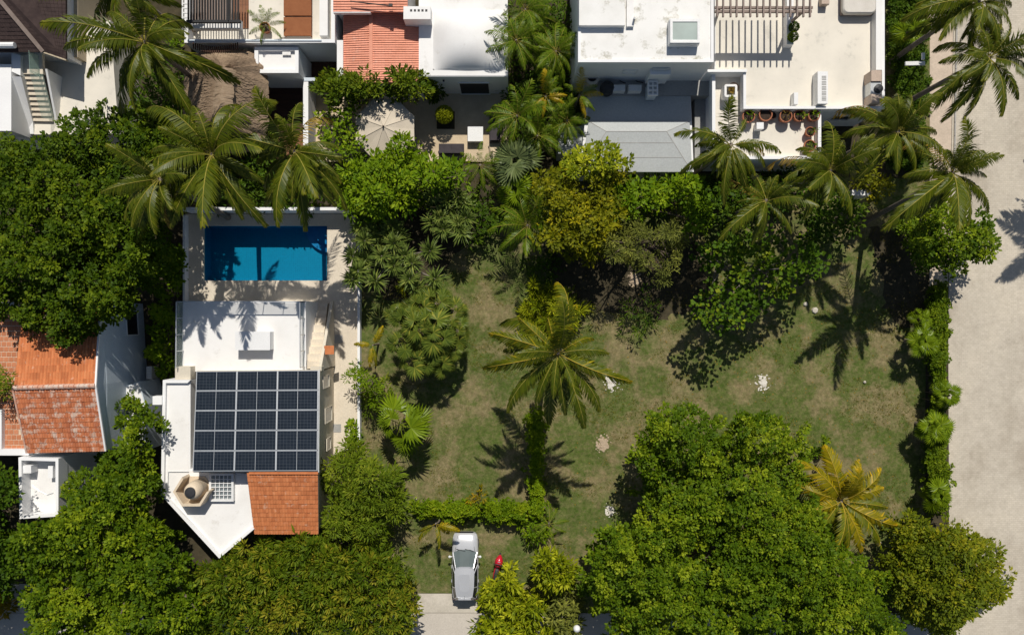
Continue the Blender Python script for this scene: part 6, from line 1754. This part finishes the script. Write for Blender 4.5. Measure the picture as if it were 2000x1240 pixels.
# fallen leaves and litter in the beds
n = 900
lx = rngg.uniform(1040, 1800, n); ly = rngg.uniform(440, 1180, n)
P = np.stack([(lx - CX) / PX_M, (CY - ly) / PX_M, np.full(n, .012)], 1)
az = rngg.uniform(0, 6.283, n); d = np.stack([np.cos(az), np.sin(az), rngg.uniform(0, .2, n)], 1)
fl = bpy.data.objects.new('fallen_leaves', leaf_mesh('fallen_leaves', P, d, unit(rngg.normal(0, .2, (n, 3)) + [0, 0, 1]), rngg.uniform(.08, .17, n), rngg.uniform(.04, .08, n), rngg.random(n) * .5, M['dry_frond'], .02))
place(fl); tag(stuff(fl), 'dry fallen leaves scattered on the lawn under the trees', 'leaf litter')

# ======== the parked car
def section(y, hw, z0, zt_, crown):
    return [Vector((x, y, z)) for x, z in ((-hw * .86, z0), (hw * .86, z0), (hw * .97, z0 + .16), (hw, z0 + .34), (hw * .975, zt_ - .13), (hw * .90, zt_ - .02), (hw * .45, zt_ + crown), (-hw * .45, zt_ + crown), (-hw * .90, zt_ - .02), (-hw * .975, zt_ - .13), (-hw, z0 + .34), (-hw * .97, z0 + .16))]
paint, ntc, bc = new_mat('silver_car_paint')
bc.inputs['Base Color'].default_value = (.60, .61, .63, 1); bc.inputs['Metallic'].default_value = .35; bc.inputs['Roughness'].default_value = .32
fl_ = noise(ntc, 60, 2); cc = ramp(ntc, [(.3, (.56, .57, .59)), (.7, (.66, .67, .69))], fl_); ntc.links.new(cc, bc.inputs['Base Color'])
bc.inputs['Coat Weight'].default_value = .6; bc.inputs['Coat Roughness'].default_value = .06
cl = W(910, 1098, 0); cl.z = 0
CAR = thing('parked_car', 'silver hatchback parked nose to the hedge on the grass', 'car', cl)
sec = [(2.14, .50, .34, .58, .0), (2.10, .66, .26, .70, .01), (1.95, .77, .22, .80, .02), (1.6, .835, .20, .89, .03), (1.1, .85, .20, .97, .03), (.6, .86, .2, 1.0, .02), (-.6, .865, .2, 1.01, .02), (-1.5, .85, .2, 1.01, .02), (-1.9, .80, .24, 1.0, .01), (-2.08, .70, .30, .94, .0), (-2.12, .6, .36, .88, 0)]
MB().loft([section(*s) for s in sec]).build('body', paint, CAR, smooth=True, local=True)
def sub(p, q, r_, s, nu=4): pass
# greenhouse: base ring at the belt, roof ring
belt = [(-.76, .98, 1.0), (-.35, 1.16, 1.02), (.35, 1.16, 1.02), (.76, .98, 1.0), (.80, .2, 1.02), (.80, -1.2, 1.02), (.70, -1.98, 1.0), (.3, -2.06, .99), (-.3, -2.06, .99), (-.70, -1.98, 1.0), (-.80, -1.2, 1.02), (-.80, .2, 1.02)]
roofr = [(-.56, .12, 1.46), (-.28, .20, 1.49), (.28, .20, 1.49), (.56, .12, 1.46), (.60, -.2, 1.48), (.57, -1.1, 1.48), (.48, -1.72, 1.41), (.22, -1.80, 1.40), (-.22, -1.80, 1.40), (-.48, -1.72, 1.41), (-.57, -1.1, 1.48), (-.60, -.2, 1.48)]
belt = [Vector(p) for p in belt]; roofr = [Vector(p) for p in roofr]
n12 = 12
gw_ = MB()
for i in (0, 1, 2): gw_.quad(belt[i + 1], belt[i], roofr[i], roofr[i + 1])
gw_.build('windscreen', M['car_glass'], CAR, local=True)
gs_ = MB()
for i in (3, 4, 5): gs_.quad(belt[i + 1], belt[i], roofr[i], roofr[i + 1])
gs_.build('side_window', M['car_side_glass'], CAR, local=True)
gs_ = MB()
for i in (9, 10, 11): gs_.quad(belt[(i + 1) % 12], belt[i], roofr[i], roofr[(i + 1) % 12])
gs_.build('side_window', M['car_side_glass'], CAR, local=True)
gs_ = MB()
for i in (6, 7, 8): gs_.quad(belt[i + 1], belt[i], roofr[i], roofr[i + 1])
gs_.build('rear_window', M['car_side_glass'], CAR, local=True)
rf = MB(); ctr = [Vector((p.x * .55, -.8 + (p.y + .8) * .55, p.z + .055)) for p in roofr]
rf.loft([[p + Vector((0, 0, -.01)) for p in roofr], ctr], cap=False); rf.quad(*ctr)
rf.build('roof', paint, CAR, smooth=True, local=True)
pm2 = MB()
for i in (0, 3, 4, 5, 6, 9, 10, 11): pm2.bar(belt[i] + (belt[i] - Vector((0, -.5, .8))).normalized() * .006, roofr[i] + (roofr[i] - Vector((0, -.5, .8))).normalized() * .006, .045, .03)
for i in range(12): pm2.bar(roofr[i] + Vector((0, 0, .002)), roofr[(i + 1) % 12] + Vector((0, 0, .002)), .05, .03)
pm2.build('pillar', paint, CAR, local=True)
for s in (-1, 1):
    m_ = MB().lathe([(.02, -.06), (.075, -.03), (.085, .03), (.03, .07)], (s * .97, .72, 1.05), 10); m_.bar((s * .80, .72, 1.02), (s * .95, .72, 1.05), .04, .05)
    m_.build('mirror', M['metal_white'], CAR, local=True)
    h = MB(); h.quad((s * .50, 2.125, .66), (s * .70, 2.06, .69), (s * .79, 1.78, .80), (s * .58, 1.95, .80)); h.build('headlight', glass_mat('headlight_lens', (.35, .36, .37), .1), CAR, local=True)
    h = MB(); h.quad((s * .62, -2.12, .80), (s * .74, -2.06, .80), (s * .76, -2.0, 1.0), (s * .64, -2.07, 1.0)); h.build('tail_light', glass_mat('red_tail_lens', (.35, .01, .01), .15), CAR, local=True)
    for y in (1.32, -1.30):
        wv = MB(); rings = []
        for x, r in ((-.10, .24), (-.09, .30), (0, .315), (.09, .30), (.10, .24)): rings.append([Vector((s * .76 + x, y + r * math.cos(6.283 * k / 20), .31 + r * math.sin(6.283 * k / 20))) for k in range(20)])
        wv.loft(rings); wh = wv.build('wheel', M['dark_plastic'], CAR, local=True)
        rr_ = MB(); rr_.loft([[Vector((s * .866, y + r * math.cos(6.283 * k / 16), .31 + r * math.sin(6.283 * k / 16))) for k in range(16)] for r in (.2, .05)]); rr_.build('rim', M['alu'], wh, local=True)
gq = MB(); gq.quad((-.42, 2.15, .46), (.42, 2.15, .46), (.40, 2.13, .60), (-.40, 2.13, .60)); gq.build('grille', M['dark_plastic'], CAR, local=True)
for x in (-.25, .3): MB().bar((x - .3, 1.20, 1.03), (x + .28, 1.06, 1.07), .025, .02).build('wiper', M['dark_plastic'], CAR, local=True)
hl = MB()
for s in (-1, 1): hl.bar((s * .62, 1.05, .985), (s * .48, 1.98, .80), .02, .014)
hl.build('bonnet_seam', M['dark_plastic'], CAR, local=True)
for s in (-1, 1):
    ds = MB()
    for y in (.78, -.12, -1.02): ds.bar((s * .872, y, .36), (s * .842, y, .99), .012, .012)
    ds.build('door_seam', M['dark_plastic'], CAR, local=True)
    for y in (.02, -.88): MB().bar((s * .868, y - .09, .86), (s * .868, y + .09, .86), .03, .025).build('door_handle', paint, CAR, local=True)
MB().bar((0, -1.62, 1.46), (0, -1.78, 1.62), .015, .015).build('aerial', M['dark_plastic'], CAR, local=True)
MB().bar((-.40, -1.84, 1.40), (.40, -1.84, 1.40), .12, .04).build('spoiler', paint, CAR, local=True)
MB().bar((-.74, -2.12, .52), (.74, -2.12, .52), .10, .14).build('bumper', M['dark_plastic'], CAR, local=True)

# ======== red scooter
red, ntr, br_ = new_mat('red_scooter_paint'); br_.inputs['Base Color'].default_value = (.50, .012, .03, 1); br_.inputs['Roughness'].default_value = .25
nz = ramp(ntr, [(.3, (.46, .01, .025)), (.7, (.55, .015, .035))], noise(ntr, 4)); ntr.links.new(nz, br_.inputs['Base Color'])
sc_ = W(972, 1102, 0)
SC = thing('red_scooter', 'red scooter parked beside the yellow green bush', 'scooter', sc_)
SC.rotation_euler = (0, 0, -.22)
def wheel(y):
    mb = MB(); mb.loft([[Vector((x, y + r * math.cos(6.283 * k / 18), .25 + r * math.sin(6.283 * k / 18))) for k in range(18)] for x, r in ((-.05, .18), (-.05, .24), (.05, .24), (.05, .18))]); return mb.build('wheel', M['dark_plastic'], SC, local=True)
wheel(.62); wheel(-.62)
def ell(y, hw, z0, z1): return [Vector((hw * math.cos(6.283 * k / 12), y, (z0 + z1) / 2 + (z1 - z0) / 2 * math.sin(6.283 * k / 12))) for k in range(12)]
MB().loft([ell(.86, .05, .62, .70), ell(.74, .15, .45, .86), ell(.56, .25, .35, 1.0), ell(.36, .27, .32, 1.02), ell(.14, .24, .30, .90), ell(.06, .12, .30, .8)]).build('front_fairing', red, SC, True, True)
MB().loft([ell(.34, .12, .26, .36), ell(.05, .16, .26, .38), ell(-.15, .17, .26, .6), ell(-.45, .19, .36, .72), ell(-.75, .15, .5, .74), ell(-.9, .05, .62, .7)]).build('body', red, SC, True, True)
MB().loft([ell(-.02, .06, .70, .74), ell(-.1, .13, .68, .79), ell(-.4, .14, .70, .82), ell(-.72, .12, .74, .84), ell(-.82, .04, .76, .8)]).build('seat', M['dark_plastic'], SC, True, True)
hb_ = MB(); hb_.tube([(-.33, .28, 1.0), (-.15, .36, 1.06), (.15, .36, 1.06), (.33, .28, 1.0)], .022, 6); hb_.build('handlebar', M['dark_plastic'], SC, local=True)
MB().bar((-.08, .5, 1.0), (.08, .5, 1.0), .05, .06).build('headlight', M['alu'], SC, local=True)
MB().bar((0, .22, .36), (0, -.02, .36), .30, .03).build('footboard', M['dark_plastic'], SC, local=True)
